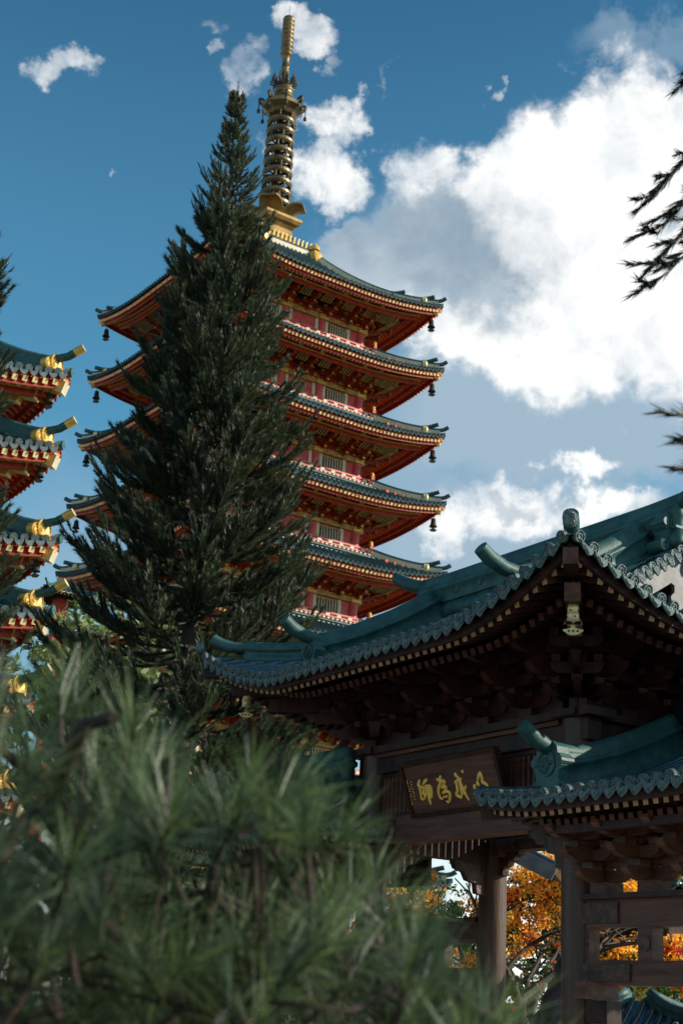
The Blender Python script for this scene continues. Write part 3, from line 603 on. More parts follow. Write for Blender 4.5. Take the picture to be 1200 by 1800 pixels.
# ------------------------------------------------------------------ pagodas
class Storey:
    """One storey of a square pagoda, z = 0 at the corner block of the eave, half eave 8.8."""
    def __init__(s, tp, rp, heavy=1., top=False, tall=1.):
        s.tp, s.rp, s.hv, s.top = tp, rp, heavy, top
        s.rf = Roof(9.12, 9.12, -.12, .35, .058, .86, 7.5, 2.2, top=7.55 if top else 3.75)
    def side(s, mb, k):
        a = [0, PI/2, PI, -PI/2][k]; c, n = math.cos(a), math.sin(a)
        mb.T = lambda p: Vector((p.x*c-p.y*n, p.x*n+p.y*c, p.z))
    def parts(s, rail=True):
        rf, out = s.rf, {}; hv = s.hv
        t = MB(); rf.tiles(t, s.tp, .11*hv, 'far_tile', .8, 4, .05, joint=False)
        rf.lips(t, s.tp, .10*hv, .05, 'far_lip' if hv < 1.3 else 'tower_lip', 'far_lip' if hv < 1.3 else 'tower_lip', n=8 if hv > 1.3 else 6, fancy=False)
        out['tile_roof'] = t
        t = MB(); rf.soffit(t, -.30, 'orange_gold', 4.4, din=.25)
        q = 1. if hv < 1.3 else 1.6
        rf.eave_band(t, .12, -.28*q, -.10, .10, 'red_paint'); rf.eave_band(t, .34, -.60*q, -.26*q, .08, 'deep_red'); rf.eave_band(t, 1.25, -.80*q, -.5*q, .08, 'deep_red'); rf.eave_band(t, 1.15, -.52*q, -.42*q, .06, 'gold_paint')
        rf.rafters(t, s.rp, .08, 2.6, -.40*q, .17*(1 if hv < 1.3 else 1.9), .19*hv*.9, 'soffit_glow_red', 'pale_gold'); rf.rafters(t, s.rp, 1.02, 4.4, -.66*q, .16*(1 if hv < 1.3 else 1.9), .18*hv*.9, 'soffit_glow_red', 'pale_gold')
        out['eave_rafters'] = t
        cb = MB()                                # corner beam, one corner
        for k in range(1):
            def dg(d, dz): return Vector((9.12-d, -(9.12-d), rf.z0+rf.P(d)+.86*max(0, 1-d/7.5)**2.2+dz))
            q = 1. if hv < 1.3 else 1.75
            cb.bar(dg(.22, -.62*q), dg(4.2, -.66*q), .34*hv, .36*hv, 'gold_paint', 'cream_paint' if hv > 1.3 else 'gold_paint')
            for d0, ln, dz in ((1.5, 2.4, -1.12*(1 if q < 1.2 else 1.55)), (2.3, 1.9, -1.52*(1 if q < 1.2 else 1.45)), (3.0, 1.3, -1.9*(1 if q < 1.2 else 1.35))):
                cb.bar(dg(d0, dz), dg(d0+ln, dz-.1), .3*hv, .32*hv, 'red_paint', 'gold_paint'); cb.bar(dg(d0-.06, dz+.005), dg(d0+.6, dz-.02), .33*hv, .35*hv, 'gold_paint', 'gold_paint')
        out['corner_beam'] = cb
        t = MB()
        for k in range(4):                       # brackets
            s.side(t, k)
            cl = (-3.5, -1.75, 0, 1.75, 3.5) if rail else (-3, 0, 3)
            for u in cl+(-4.9, 4.9):
                for i in range(4):
                    y, z = -(5.2+.58*i), -1.05+.24*i
                    curve_arm(t, (u, y, z), 1.0+.1*i, .17, .16, (1, 0, 0), 'deep_red')
                    t.box((u, y-.02, z+.21), (.2, .22, .1), 'gold_paint')
                    for sx in (-1, 1): t.box((u+sx*(.42+.05*i), y, z+.22), (.17, .2, .11), 'gold_paint')
                    t.bar((u, y-.62, z-.02), (u, y+.5, z-.02), .17, .17, 'deep_red', 'gold_paint')
                t.box((u, -7.62, -.16), (.28, .1, .34), 'pale_gold')
            t.box((0, -7.3, -.16), (14.2, .16, .2), 'deep_red')
            for i in range(60):
                u = -6.6+i*.2237
                if min(abs(u-q) for q in cl) > .42: t.bar((u, -7.25, -.20), (u, -6.3, -.62), .10, .09, 'olive_gold', 'olive_gold')
        out['bracket_frieze'] = t
        t = MB()
        for k in range(4):                       # wall
            s.side(t, k)
            t.box((0, -4.95, -1.75), (9.9, .1, 3.0), 'pink_red')
            t.box((0, -5.06, -.85), (9.9, .14, .62), 'red_paint')
            for i in range(31): t.prism([(-.12, 0), (0, .2), (.12, 0)], (-4.7+i*.3133, -5.15, -1.045), (1, 0, 0), (0, 0, 1), .05, 'gold_paint')
            for u in (-3.3, -1.15, 1.15, 3.3): t.lathe((u, -5.13, -.68), [(.16, 0), (.16, .05), (.08, .09), (.001, .06)], 'gold_paint', 10, (0, -1, 0), False)
            t.box((0, -5.13, -1.2), (10.3, .26, .28), 'olive_gold'); t.box((0, -5.2, -1.06), (10.4, .2, .045), 'gold_paint')
            t.box((0, -5.1, -2.55), (9.8, .2, .16), 'olive_gold')
            for u in (-4.9, -1.55, 1.55, 4.9): t.lathe((u, -4.98, -3.25), [(.3, 0), (.3, 2.2)], 'pink_red', 12)
            for u in (-1.95, 1.95, -3.82, 3.82, -1.1, 1.1): t.box((u, -5.03, -1.95), (.24, .12, 1.2), 'cream_paint')
            for u in (-4.9, -1.55, 1.55, 4.9): t.box((u, -5.3, -1.2), (.7, .16, .34), 'gold_paint')
        out['wall'] = t
        w = MB(); w.box((0, 0, 0), (1.55, .06, .92), 'black_opening')
        for i in range(7): w.box((-.63+i*.21, -.06, 0), (.06, .07, .86), 'cream_paint')
        w.box((0, -.05, .45), (1.6, .1, .06), 'olive_gold'); w.box((0, -.05, -.45), (1.6, .1, .06), 'olive_gold')
        out['window'] = w
        if rail:
            t = MB()
            for k in range(4):
                s.side(t, k)
                t.box((0, -5.35, -3.2), (11.3, .8, .12), 'deep_red'); t.box((0, -5.72, -3.10), (11.6, .1, .10), 'red_paint')
                n = 34
                for i in range(n):
                    u = -5.5+i*11/(n-1); t.box((u, -5.80, -3.02), (.14, .2, .18), 'cream_paint'); t.box((u+.16, -5.76, -3.02), (.12, .1, .2), 'red_paint')
                for z, h in ((-2.80, .09), (-2.58, .11)): t.box((0, -5.68, z), (11.9, .09, h), 'pink_red')
                for u in np.arange(-5.1, 5.2, .85): t.box((u, -5.68, -2.72), (.30, .11, .17), 'cream_paint')
                t.box((5.72, -5.72, -2.72), (.24, .24, .95), 'red_paint'); t.lathe((5.72, -5.72, -2.25), [(.16, 0), (.16, .06), (.1, .1), (.14, .2), (.001, .34)], 'gold_paint', 8)
                t.box((0, -5.9, -3.36), (12.2, .5, .18), 'cream_paint'); t.tube([(-6.1, -6.1, -3.27), (6.1, -6.1, -3.27)], .14, 'far_tile', 6)
                for i in range(4): t.box((6.35+i*.42, -6.55-i*.36, -3.42-.17*i), (.26, .3, .22), 'red_paint')
            out['balcony_railing'] = t
        return out
    def hip(s, tube_m='far_tile', body='cream_paint', end='gold_paint'):
        rf, hv = s.rf, s.hv; t = MB()
        def dg(d, dz): return Vector((9.12-d, -(9.12-d), rf.z0+rf.P(d)+.86*max(0, 1-d/7.5)**2.2+dz))
        o = Vector((1, -1, 0)).normalized(); dt = rf.top
        def tier(d0, d1, dz, ext, rise):
            ds = np.linspace(d1, d0, 12); w = .15*hv
            t.sweep([dg(d, dz) for d in ds], [(-w, -.1), (-w, .30*hv), (w, .30*hv), (w, -.1)], body)
            P = [dg(d, dz+.36*hv) for d in ds]+[dg(d0, dz+.36*hv+rise*q*q)+o*ext*q for q in (.5, 1.)]
            t.tube(P, [.15*min(hv, 1.75)]*len(P), tube_m, 8)
            if hv > 1.3: t.tube([P[-2].lerp(P[-1], .42), P[-1]+(P[-1]-P[-2]).normalized()*.02],   .155*1.75, end, 12, True, 'cream_paint')
            return P[-1]
        if s.top and hv > 1.3: tier(.95, dt, .05, 1.9, .75)
        elif s.top:
            tier(2.6, dt, .02, .9, .10); tier(1.15, 2.7, .05, 1.0, .14)
        elif hv < 1.3: tier(1.15, dt-.1, .05, 1.15, .22)
        else: tier(.95, dt-.1, .05, 1.9, .75)
        tier(.25, 1.1, .0, .55, .22) if hv < 1.3 else None
        c = dg(.95, .05)
        if hv < 1.3: t.lathe(c+Vector((0, 0, .22)), [(.3, -.12), (.3, .12), (.2, .2), (.001, .15)], 'pale_gold', 10, o, False)
        else:
            fd = Vector((.55, -1, 0)).normalized(); c = dg(.80, .55); sd = Vector((0, 0, 1)).cross(fd)
            for cc, r_ in ((c, .62), (c-sd*.62-Vector((0, 0, .22))-fd*.1, .42), (c+sd*.5-Vector((0, 0, .42))-fd*.1, .32)):
                t.lathe(cc, [(r_*.96, -.32), (r_, .1), (r_*.86, .16), (r_*.78, .06), (r_*.62, .06), (r_*.55, .14), (r_*.3, .1), (.001, .16)], 'gold_paint', 18, fd, False)
            t.bar(c-Vector((0, 0, .25)), c-Vector((0, 0, 1.0)), .7, .4, 'gold_paint', up=(0, 1, 0))
        t.lathe(dg(.02, .06), [(.13*hv, -.3), (.14*hv, .05), (.001, .06)], tube_m, 8, o, False)
        return t

def make_pagoda():
    P0 = Vector((-6.23, 94.8, 0)); rz = R(34.5)
    PG = thing('pagoda', 'tall many storeyed red and gold pagoda with a ringed bronze spire', 'pagoda', P0, rz)
    st = Storey(.36, .30); proto = {k: m.build(k, PG) for k, m in st.parts().items()}; ph = st.hip().build('hip_ridge', PG)
    stt = Storey(.36, .30, top=True); tp = stt.parts()['tile_roof'].build('tile_roof', PG); th = stt.hip().build('hip_ridge', PG)
    bells = []
    for i in range(9):
        z = 48.75-5.0*i; sc = (1+.0165*i); first = i == 1
        for k, o in proto.items():
            if k == 'tile_roof':
                c = tp if i == 0 else (o if first else copy_part(o, PG)); lst = [(c, 0)]
            elif k == 'window':
                lst = []
                for q in range(4):
                    for u in (-2.88, 2.88):
                        a = q*PI/2; c = o if (first and q == 0 and u < 0) else copy_part(o, PG); x, y = u*sc, -5.03*sc
                        c.location = (x*math.cos(a)-y*math.sin(a), x*math.sin(a)+y*math.cos(a), z-1.92); c.rotation_euler = (0, 0, a); c.scale = (sc, sc, 1)
                continue
            elif k == 'corner_beam': lst = [((o if (first and q == 0) else copy_part(o, PG)), q*PI/2) for q in range(4)]
            else: lst = [(o if first else copy_part(o, PG), 0)]
            for c, a in lst: c.location = (0, 0, z); c.scale = (sc, sc, 1); c.rotation_euler = (0, 0, a)
        for q in range(4):
            h = (th if i == 0 else ph); c = h if (q == 0 and i in (0, 1)) else copy_part(h, PG)
            c.location = (0, 0, z); c.scale = (sc, sc, 1); c.rotation_euler = (0, 0, q*PI/2)
            if q in (0, 2) and i < 6: bells.append((i, q, sc, z))
    t = MB()
    for q in range(4): st.side(t, q); t.box((0, -6, 2.5), (12, .4, 5), 'stone_dark')
    t.build('base_wall', PG)
    # spire
    S = MB()
    S.lathe((0, 0, 54.0), [(2.1, 0), (1.9, .9), (1.65, 1.4)], 'aged_gold', 4, sq=1, smooth=False)
    S.lathe((0, 0, 55.4), [(1.7, 0), (1.5, .15), (1.45, .7), (1.7, .95), (2.0, 1.1), (2.2, 1.35), (2.2, 1.55), (.9, 1.56)], 'aged_gold', 4, smooth=False)
    sp = S.build('spire_base', PG)
    for q in range(4):
        a = q*PI/2+PI/4; t = MB()
        for j in range(6):
            a0 = q*PI/2; u = 1.9-.0*j
            p = Vector((0, 0, 0))
        vs = []; n = 7
        for i in range(n):
            f = i/(n-1); r_ = .75+1.55*f; z = 57.1+.75*math.sin(f*1.9)+.2*f
            for j in range(9):
                w = (j-4)/4; hw = (.9-.25*abs(f-.45))*(1-.25*f); cup = .42*w*w
                vs.append(Vector((math.cos(a)*r_-math.sin(a)*w*hw*1.1, math.sin(a)*r_+math.cos(a)*w*hw*1.1, z+cup*(1-.4*f)-.22*(abs(w)**3)*f)))
        fs = [(i*9+j, i*9+j+1, i*9+10+j, i*9+9+j) for i in range(n-1) for j in range(8)]
        t.add(vs, fs, 'aged_gold', True); t.add([v-Vector((0, 0, .14)) for v in vs], [f[::-1] for f in fs], 'aged_gold', True)
        rim = [i*9 for i in range(n)]+[(n-1)*9+j for j in range(1, 9)]+[i*9+8 for i in range(n-2, -1, -1)]
        L = len(rim); t.add([vs[i] for i in rim]+[vs[i]-Vector((0, 0, .14)) for i in rim], [(i, i+1, L+i+1, L+i) for i in range(L-1)], 'aged_gold')
        t.build('lotus_petal', PG)
    t = MB()
    for q in range(4):                           # crest of upright tiles and ridge on the flat top
        st.side(t, q); t.box((0, -2.12, 53.7), (4.3, .3, 1.0), 'cream_paint'); t.tube([(-2.3, -2.15, 54.25), (2.3, -2.15, 54.25)], .16, 'far_tile', 6)
        for i in range(12):
            u = -1.95+i*.355; t.prism([(-.06, 0), (.06, 0), (.10, .35), (.16, .62), (.02, .5)], (u, -2.15, 54.35), (1, 0, 0), (0, 0, 1), .14, 'gold_paint')
        t.T = t.T
        t.lathe((2.35, -2.35, 53.85), [(.5, -.25), (.55, .1), (.4, .3), (.2, .5), (.001, .42)], 'gold_paint', 8, (1, -1, .2), False)
        t.lathe((2.35, -2.35, 54.4), [(.34, 0), (.3, .3), (.001, .6)], 'gold_paint', 6)
    t.build('roof_crest', PG)
    t = MB(); t.lathe((0, 0, 57), [(.9, 0), (1.05, .3), (.55, .8), (.42, 1.2), (.42, 9.2)], 'dark_bronze', 14); sc_ = t.build('spire_shaft', PG)
    for i in range(9):
        f = i/8; r_ = 1.13-.11*f; z = 58.35+i*.90; t = MB()
        t.lathe((0, 0, z), [(r_*.84, -.24), (r_*.96, -.25), (r_+.07, -.10), (r_+.08, .06), (r_*.97, .22), (r_*.86, .22), (r_*.84, -.24)], 'bronze', 28, smooth=False)
        for j in range(6):
            a = j*PI/3+.2+.35*i; d = Vector((math.cos(a), math.sin(a), 0)); t.bar(d*.3+Vector((0, 0, z-.02)), d*r_*.9+Vector((0, 0, z-.02)), .13, .12, 'dark_bronze')
            t.lathe(d*r_*.93+Vector((0, 0, z+.12)), [(.06, .08), (.10, .2), (.07, .34), (.10, .52)], 'dark_bronze', 6)
        t.build('spire_ring', sc_)
    t = MB(); t.lathe((0, 0, 66.2), [(.6, -.1), (.95, .0), (1.15, .25), (1.6, .55), (1.68, .8), (1.2, 1.05), (.85, 1.3)], 'bronze', 8, smooth=False); cp = t.build('canopy', sc_)
    for j in range(8):
        a = (j+.5)*PI/4; d = Vector((math.cos(a), math.sin(a), 0)); c = d*1.6+Vector((0, 0, 66.95)); t = MB()
        t.tube([c+d*(.02+.30*math.sin(w)*(.35+.65*w/4.2))+Vector((0, 0, .34*(1-math.cos(w))*(.5+.5*(1-w/5)))) for w in np.linspace(0, 4.2, 10)], [.12]*6+[.11, .1, .09, .08], 'dark_bronze', 6)
        t.tube([c+d*.22+Vector((0, 0, .05)), c+d*.22+Vector((0, 0, -.5))], .04, 'dark_bronze', 5); t.lathe(c+d*.22+Vector((0, 0, -.45)), [(.001, 0), (.1, -.03), (.15, -.3), (.001, -.42)], 'dark_bronze', 6)
        t.build('canopy_scroll', sc_)
    t = MB(); t.lathe((0, 0, 67.3), [(.78, 0), (.7, .2), (.72, .5), (.78, .52), (.78, .62), (.68, .66), (.74, 1.1), (.80, 1.14), (.78, 1.24), (.62, 1.4), (.68, 1.7), (.5, 1.95), (.34, 2.2), (.36, 2.3), (.31, 2.34), (.29, 3.2), (.35, 3.26), (.29, 3.32), (.27, 4.1), (.42, 4.35)], 'bronze', 16)
    for j in range(10):
        a = j*PI/5; d = Vector((math.cos(a), math.sin(a), 0)); c = d*.62+Vector((0, 0, 68.9))
        for q in range(3):
            t.tube([c+Vector((0, 0, q*.2)), c+d*(.42-.08*q)+Vector((0, 0, .15+q*.22)), c+d*(.46-.1*q)+Vector((0, 0, .5+q*.25))], [.07, .07, .02], 'dark_bronze', 5)
    t.build('spire_vase', sc_)
    t = MB(); z = 71.65; pr = []
    for i in range(9):
        zz = .40*i; pr += [(.38, zz), (.47, zz+.06), (.48, zz+.24), (.44, zz+.30), (.38, zz+.34)]
    pr += [(.40, 3.62), (.2, 3.7), (.001, 3.72)]
    t.lathe((0, 0, z), pr, 'bronze', 16); t.tube([(0, 0, 75.3), (0, 0, 76.4)], .02, 'dark_bronze', 5); t.build('finial', sc_)
    c, n = math.cos(rz), math.sin(rz); names = ['top', 'second highest', 'third highest', 'fourth highest', 'fifth highest', 'sixth highest']
    for i, q, sc, z in bells:
        x, y = (8.55*sc, -8.55*sc) if q == 0 else (-8.55*sc, 8.55*sc)
        wind_bell('wind_bell', f"small dark bell under the {'right' if q == 0 else 'left'} corner of the tall pagoda's {names[i]} eave", P0+Vector((x*c-y*n, x*n+y*c, z-.32)), 2.6, 'dark_bronze', group='bells on the pagoda corners', simple=True)
make_pagoda()

def make_left_tower():
    rz = R(34.5); e1 = Vector((math.cos(rz), math.sin(rz), 0)); e2 = Vector((-math.sin(rz), math.cos(rz), 0)); d = e1-e2
    S = .48; C0 = Vector((-7.95, 39.2, 0))-d*(9.5*S)
    LT = thing('stacked_roof_tower', 'red tower of stacked upturned eaves with gold beam ends at left frame edge', 'tower', C0, rz)
    st = Storey(.62, .66, 2.1); proto = {k: m.build(k, LT) for k, m in st.parts(False).items() if k != 'window'}; ph = st.hip('ridge_glaze', 'ridge_glaze').build('hip_ridge', LT)
    stt = Storey(.62, .66, 2.1, top=True); tp = stt.parts(False)['tile_roof'].build('tile_roof', LT); th = stt.hip('ridge_glaze', 'ridge_glaze').build('hip_ridge', LT)
    zs = [18.75, 16.42, 13.55, 11.45, 9.0, 6.4, 3.9]; names = ['top', 'second', 'third', 'fourth', 'fifth']
    for i, z in enumerate(zs):
        sc = S*(1+(.0, .0, .045, .05, .02, .03, .03)[i])
        for k, o in proto.items():
            if k == 'corner_beam':
                for q in range(4):
                    c = o if (i == 1 and q == 0) else copy_part(o, LT)
                    c.location = (0, 0, z); c.scale = (sc, sc, S); c.rotation_euler = (0, 0, q*PI/2)
                continue
            c = (tp if i == 0 else (o if i == 1 else copy_part(o, LT))) if k == 'tile_roof' else (o if i == 1 else copy_part(o, LT))
            c.location = (0, 0, z); c.scale = (sc, sc, S)
        for q in range(4):
            h = th if i == 0 else ph; c = h if (q == 0 and i < 2) else copy_part(h, LT)
            c.location = (0, 0, z); c.scale = (sc, sc, S); c.rotation_euler = (0, 0, q*PI/2)
        if i < 4:
            p = C0+d*(8.2*sc)+Vector((0, 0, z-.28)); wind_bell('wind_bell', f'small bronze bell hanging under the {names[i]} corner of the left stacked tower', p, 1.35, 'dark_bronze', group='bells on the left tower', simple=True)
    t = MB()
    for q in range(4):
        st.side(t, q); t.box((0, -2.4, 9), (4.8, .1, 18), 'pink_red')
        for u in (-3.3, 3.3): t.lathe((u, -3.3, 0), [(.26, 0), (.26, 4)], 'red_paint', 16)
        t.box((0, -3.3, 2.2), (6.4, .18, .3), 'gold_paint'); t.box((0, -3.3, 2.75), (6.8, .2, .26), 'red_paint')
    t.build('tower_wall', LT)
make_left_tower()

# ------------------------------------------------------------------ trees
def unit(a): return a/np.maximum(np.linalg.norm(a, axis=-1, keepdims=True), 1e-9)
def needles(P, D, n_per, ln, wd, ang, rg, curl=.35, flat=False):
    """Loose needle triangles along shoots: P (m,k,3) polyline points, D unused; returns (N,3,3)."""
    m, k, _ = P.shape; N = m*n_per
    i = np.repeat(np.arange(m), n_per); t = rg.random(N)*(k-1.001); j = t.astype(int); f = (t-j)[:, None]
    a, b = P[i, j], P[i, j+1]; p = a+(b-a)*f; ax = unit(b-a)
    rnd = unit(rg.normal(size=(N, 3))); rad = unit(rnd-ax*(rnd*ax).sum(1, keepdims=True))
    an = (ang*(.7+.6*rg.random(N)))[:, None]; d = unit(ax*np.cos(an)+rad*np.sin(an))
    L = (ln*(.65+.7*rg.random(N)))[:, None]; tip = p+d*L+ax*L*curl*.5
    side = unit(np.cross(d, rnd))*wd
    return np.stack([p-side, p+side, tip], 1)
def cook_pine(name, label, base, H, prof, seed, ppw=8, group=None):
    """Narrow columnar conifer: whorls of upswept plumes of brush-like shoots."""
    rg = np.random.default_rng(seed); T = thing(name, label, 'conifer', base, 0, group)
    t = MB(); n = 14
    t.tube([(-.10*(i/n)*0+.02*math.sin(i*1.7), .02*math.cos(i*2.1), H*i/n) for i in range(n+1)], [max(.012, .26*(1-i/n)**.85) for i in range(n+1)], 'bark', 12); t.build('trunk', T)
    hs = np.array([p[0] for p in prof]); rs = np.array([p[1] for p in prof])
    shoots = []; limbs = MB(); z = prof[-1][0]; W5 = np.linspace(0, 1, 6)[:, None]; UP = np.array([0, 0, 1.])
    while z < H-.12:
        rad = float(np.interp(z, hs[::-1], rs[::-1])); nb = 5 if rad < .5 else (6 if rad < 1.2 else ppw); ph = rg.random()*6.28
        for b in range(nb):
            if rg.random() < .05 and rad > .6: continue
            a = ph+b*2*PI/nb+rg.normal()*.18; L = rad*(.66+.42*rg.random()); zz = z+rg.normal()*.10
            d = np.array([math.cos(a), math.sin(a), 0.]); s_ = np.array([-d[1], d[0], 0.]); kk = 8
            tt = np.linspace(0, 1, kk)[:, None]; upw = .14+.5*min(1, .55/max(rad, .2)); dr = .13*min(1, rad/1.5)
            line = np.array([0, 0, zz])+d*L*tt+UP*(L*(-dr*np.sin(tt*2.2)+(upw)*tt**2))+s_*(rg.normal()*.07*L*tt**2)
            if rad > .3: limbs.tube([tuple(p) for p in line], [.036*min(1, rad)*(1-.75*q/(kk-1))+.004 for q in range(kk)], 'bark', 5)
            ns = int(6+13*min(1, L/1.7)); f0 = .18 if rad > .9 else .10
            for q in range(ns):
                f = f0+(1-f0)*((q+.5*rg.random())/ns)**.8; x = min(f, .999)*(kk-1.001); jj = int(x); p = line[jj]+(line[jj+1]-line[jj])*(x-jj); ax = unit(line[jj+1]-line[jj])
                sg = 1 if q % 2 else -1; lat = (.20+.55*rg.random())*(1.15-.7*f)
                dd = unit(ax*.9+s_*sg*lat*1.35+UP*(-.05+.40*rg.random()))
                l = (.14+.46*min(1, L/1.6))*(.75+.5*rg.random())*(1.15-.35*f)
                shoots.append(p+dd*l*W5+UP*l*.26*W5**2)
        z += (.19+.15*min(1, rad/1.5))*(.85+.3*rg.random())
    shoots.append(np.array([0, 0, H-.5])+np.array([0, 0, .85])*W5)
    P = np.array(shoots); limbs.build('branches', T)
    hi = P[:, 0, 2] > H-3.2; A, B = P[~hi], P[hi]
    V = np.concatenate([needles(A, None, 118, .105, .0095, .80, rg, .9), needles(A[:, 4:, :], None, 40, .085, .0095, .55, rg, .7), needles(B, None, 60, .062, .0085, .6, rg, .8)])
    tris('needle_crown', V, 'cook_needle', T); return T
PROF = [(20.45, .04), (19.8, .12), (19.1, .28), (18.4, .45), (17.1, .72), (16.2, 1.02), (15.0, 1.30), (13.36, 1.52), (12, 1.75), (11.15, 1.95), (9.6, 2.25), (8.5, 2.6), (7.4, 2.8), (6, 3.0), (3.5, 3.0), (2.2, 2.6)]
cook_pine('conifer', 'tall dark cone shaped conifer standing in front of the red pagoda', (-2.76, 26.86, 0), 20.45, PROF, 11)
cook_pine('conifer', 'dark conifer mostly outside the left edge, only branch tips showing', polar(-17.85, 23.5, 0), 16.6, [(16.6, .04), (15.8, .45), (14.5, .8), (13, 1.05), (11, 1.25), (9, 1.45), (7, 1.7), (4, 1.9), (2.2, 1.8)], 5)

def right_conifer():
    """Conifer outside the right edge: only a few drooping branch tips enter the picture."""
    rg = np.random.default_rng(4); base = polar(19.0, 9.0, 0); H = 9.2
    T = thing('conifer', 'dark conifer outside the right edge, a few needled branch tips silhouetted on white cloud', 'conifer', base)
    t = MB(); t.tube([(0, 0, H*i/10) for i in range(11)], [.16*(1-i/10)+.01 for i in range(11)], 'bark', 10)
    shoots = []
    def limb(tip_az, tip_z, tip_D, z0, nside, ln):
        tip = np.array(polar(tip_az, tip_D, tip_z))-np.array(base); st_ = np.array([0, 0, z0]); w = np.linspace(0, 1, 9)[:, None]
        line = st_+(tip-st_)*w+np.array([0, 0, .25])*np.sin(w*PI)
        t.tube([tuple(p) for p in line], [.022*(1-i/9)+.004 for i in range(9)], 'bark', 6)
        shoots.append(line[4:9])
        ax = unit(tip-st_); s_ = unit(np.cross(ax, [0, 0, 1.]))
        for q in range(nside):
            f = 1-.45*(q/nside); x = f*7.999; j = int(x); p = line[j]+(line[j+1]-line[j])*(x-j); sg = 1 if q % 2 else -1
            dd = unit(ax+s_*sg*.7+np.array([0, 0, -.35+.5*rg.random()])); l = ln*(.45+.4*rg.random()); ww = np.linspace(0, 1, 5)[:, None]
            shoots.append(p+dd*l*ww)
    for a, e, D in ((13.25, 31.3, 8.6), (13.35, 29.9, 8.5), (13.05, 27.9, 8.4), (13.30, 28.8, 8.9), (15.0, 35.4, 8.6), (14.75, 22.6, 6.2), (14.85, 20.6, 6.3), (15.1, 21.7, 6.),):
        z = 1.7+D*math.tan(R(e)); limb(a, z, D, z+.35+.3*rg.random(), 6, .34)
    t.build('trunk', T); P = np.array(shoots)
    V = np.concatenate([needles(P, None, 56, .085, .0072, .42, rg, .3), needles(P[:, 3:], None, 12, .06, .0072, .22, rg, .2)])
    tris('needle_crown', V, 'fir_needle', T)
right_conifer()

def foreground_pine():
    rg = np.random.default_rng(21); base = polar(-4, 3.9, 0)
    T = thing('pine', 'blurred long needled pine filling the lower left foreground', 'pine tree', base)
    b0 = np.array(base); limbs = MB()
    ex = [-14.5, -13.2, -10.6, -7.6, -6.3, -3.6, .6, 2.9, 6.3, 7.4, 10.5, 11.5]; ey = [11.8, 12.2, 13.0, 11.8, 10.8, 10.2, 8.0, 5.5, 2.7, .8, -.4, -1.1]
    def pt(a, e, D): return np.array(polar(a, D, 1.7+D*math.tan(R(e))))-b0
    limbs.tube([(0, 0, 0), (.02, .05, .7), (-.05, .02, 1.35), (-.12, .03, 1.65)], [.09, .075, .06, .05], 'pine_twig', 10)
    tufts = []
    main = [[(-4, -2, 4.05), (-6.5, 1.6, 3.95), (-9, 3.0, 3.85), (-11, 2.4, 3.75), (-13.5, .6, 3.65)], [(-4.5, -1, 4.05), (-2, 1.8, 3.85), (1.5, 2.3, 3.75), (4, 1.4, 3.65), (6, .2, 3.65), (8, -.8, 3.65)],
            [(-6, 0, 4.05), (-9, 5.4, 3.95), (-10.6, 7.4, 3.85), (-13.6, 9.2, 3.65)], [(-10.6, 7.4, 3.85), (-9.7, 9.9, 3.75), (-8.6, 10.3, 3.65)], [(-9, 5.4, 3.95), (-7.4, 6.6, 3.75), (-6.2, 8.9, 3.65)],
            [(-2.2, 1.8, 4.05), (-1.2, 4.4, 4.05), (-.6, 5.6, 4.05)], [(-13.5, 2.5, 3.55), (-12, 5.4, 3.65), (-10.6, 7.4, 3.85)], [(-4.5, -1, 4.05), (-4.2, 4, 4.25), (-3.8, 7.4, 4.35)]]
    for m in main:
        limbs.tube([tuple(pt(*q)) for q in m], [.026*(1-.6*i/len(m)) for i in range(len(m))], 'pine_twig', 7)
    allp = [pt(*q) for m in main for q in m[1:]]
    n = 0
    while n < 200:
        a = rg.uniform(-14.8, 11.2); e = rg.uniform(-2.5, 11); env = np.interp(a, ex, ey)-2.3
        if e > env: continue
        D = rg.uniform(3.2, 4.9) if e < env-1.2 else rg.uniform(3.4, 4.4)
        if rg.random() > (.60+.4*(e < 2)): continue
        p = pt(a, e, D); n += 1
        lean = unit(np.array([rg.normal()*.62+.05, rg.normal()*.55-.1, .9])); l = rg.uniform(.05, .10)
        tufts.append((p, lean, l))
        near = min(allp, key=lambda q: np.linalg.norm(q-(p-np.array([0, 0, .1])))); mid = (p+near)/2+np.array([0, 0, -.05])
        if rg.random() < .55: limbs.tube([tuple(near), tuple(mid), tuple(p), tuple(p+lean*l)], [.010, .008, .007, .006], 'pine_twig', 5)
        else: limbs.tube([tuple(p-lean*.09), tuple(p), tuple(p+lean*l)], [.009, .008, .006], 'pine_twig', 5)
    limbs.build('branches', T)
    Q = []
    for p, lean, l in tufts:
        k = 64; s0 = rg.random(k)[:, None]; st_ = p+lean*l*s0
        rnd = unit(rg.normal(size=(k, 3))); rad = unit(rnd-lean*(rnd@lean)[:, None]); an = rg.uniform(.2, 1.55, k)[:, None]*(1.15-.55*s0)
        d = lean*np.cos(an)+rad*np.sin(an); L = rg.uniform(.15, .225, k)[:, None]
        m1 = st_+d*L*.5; d2 = unit(d+np.array([0, 0, -.22])); tip = m1+d2*L*.5; sd = unit(np.cross(d, rnd))*.0019
        Q.append(np.stack([st_-sd, st_+sd, m1+sd, m1-sd], 1)); Q.append(np.stack([m1-sd, m1+sd, tip+sd*.35, tip-sd*.35], 1))
    tris('needles', np.concatenate(Q), 'long_needle', T, 4)
foreground_pine()

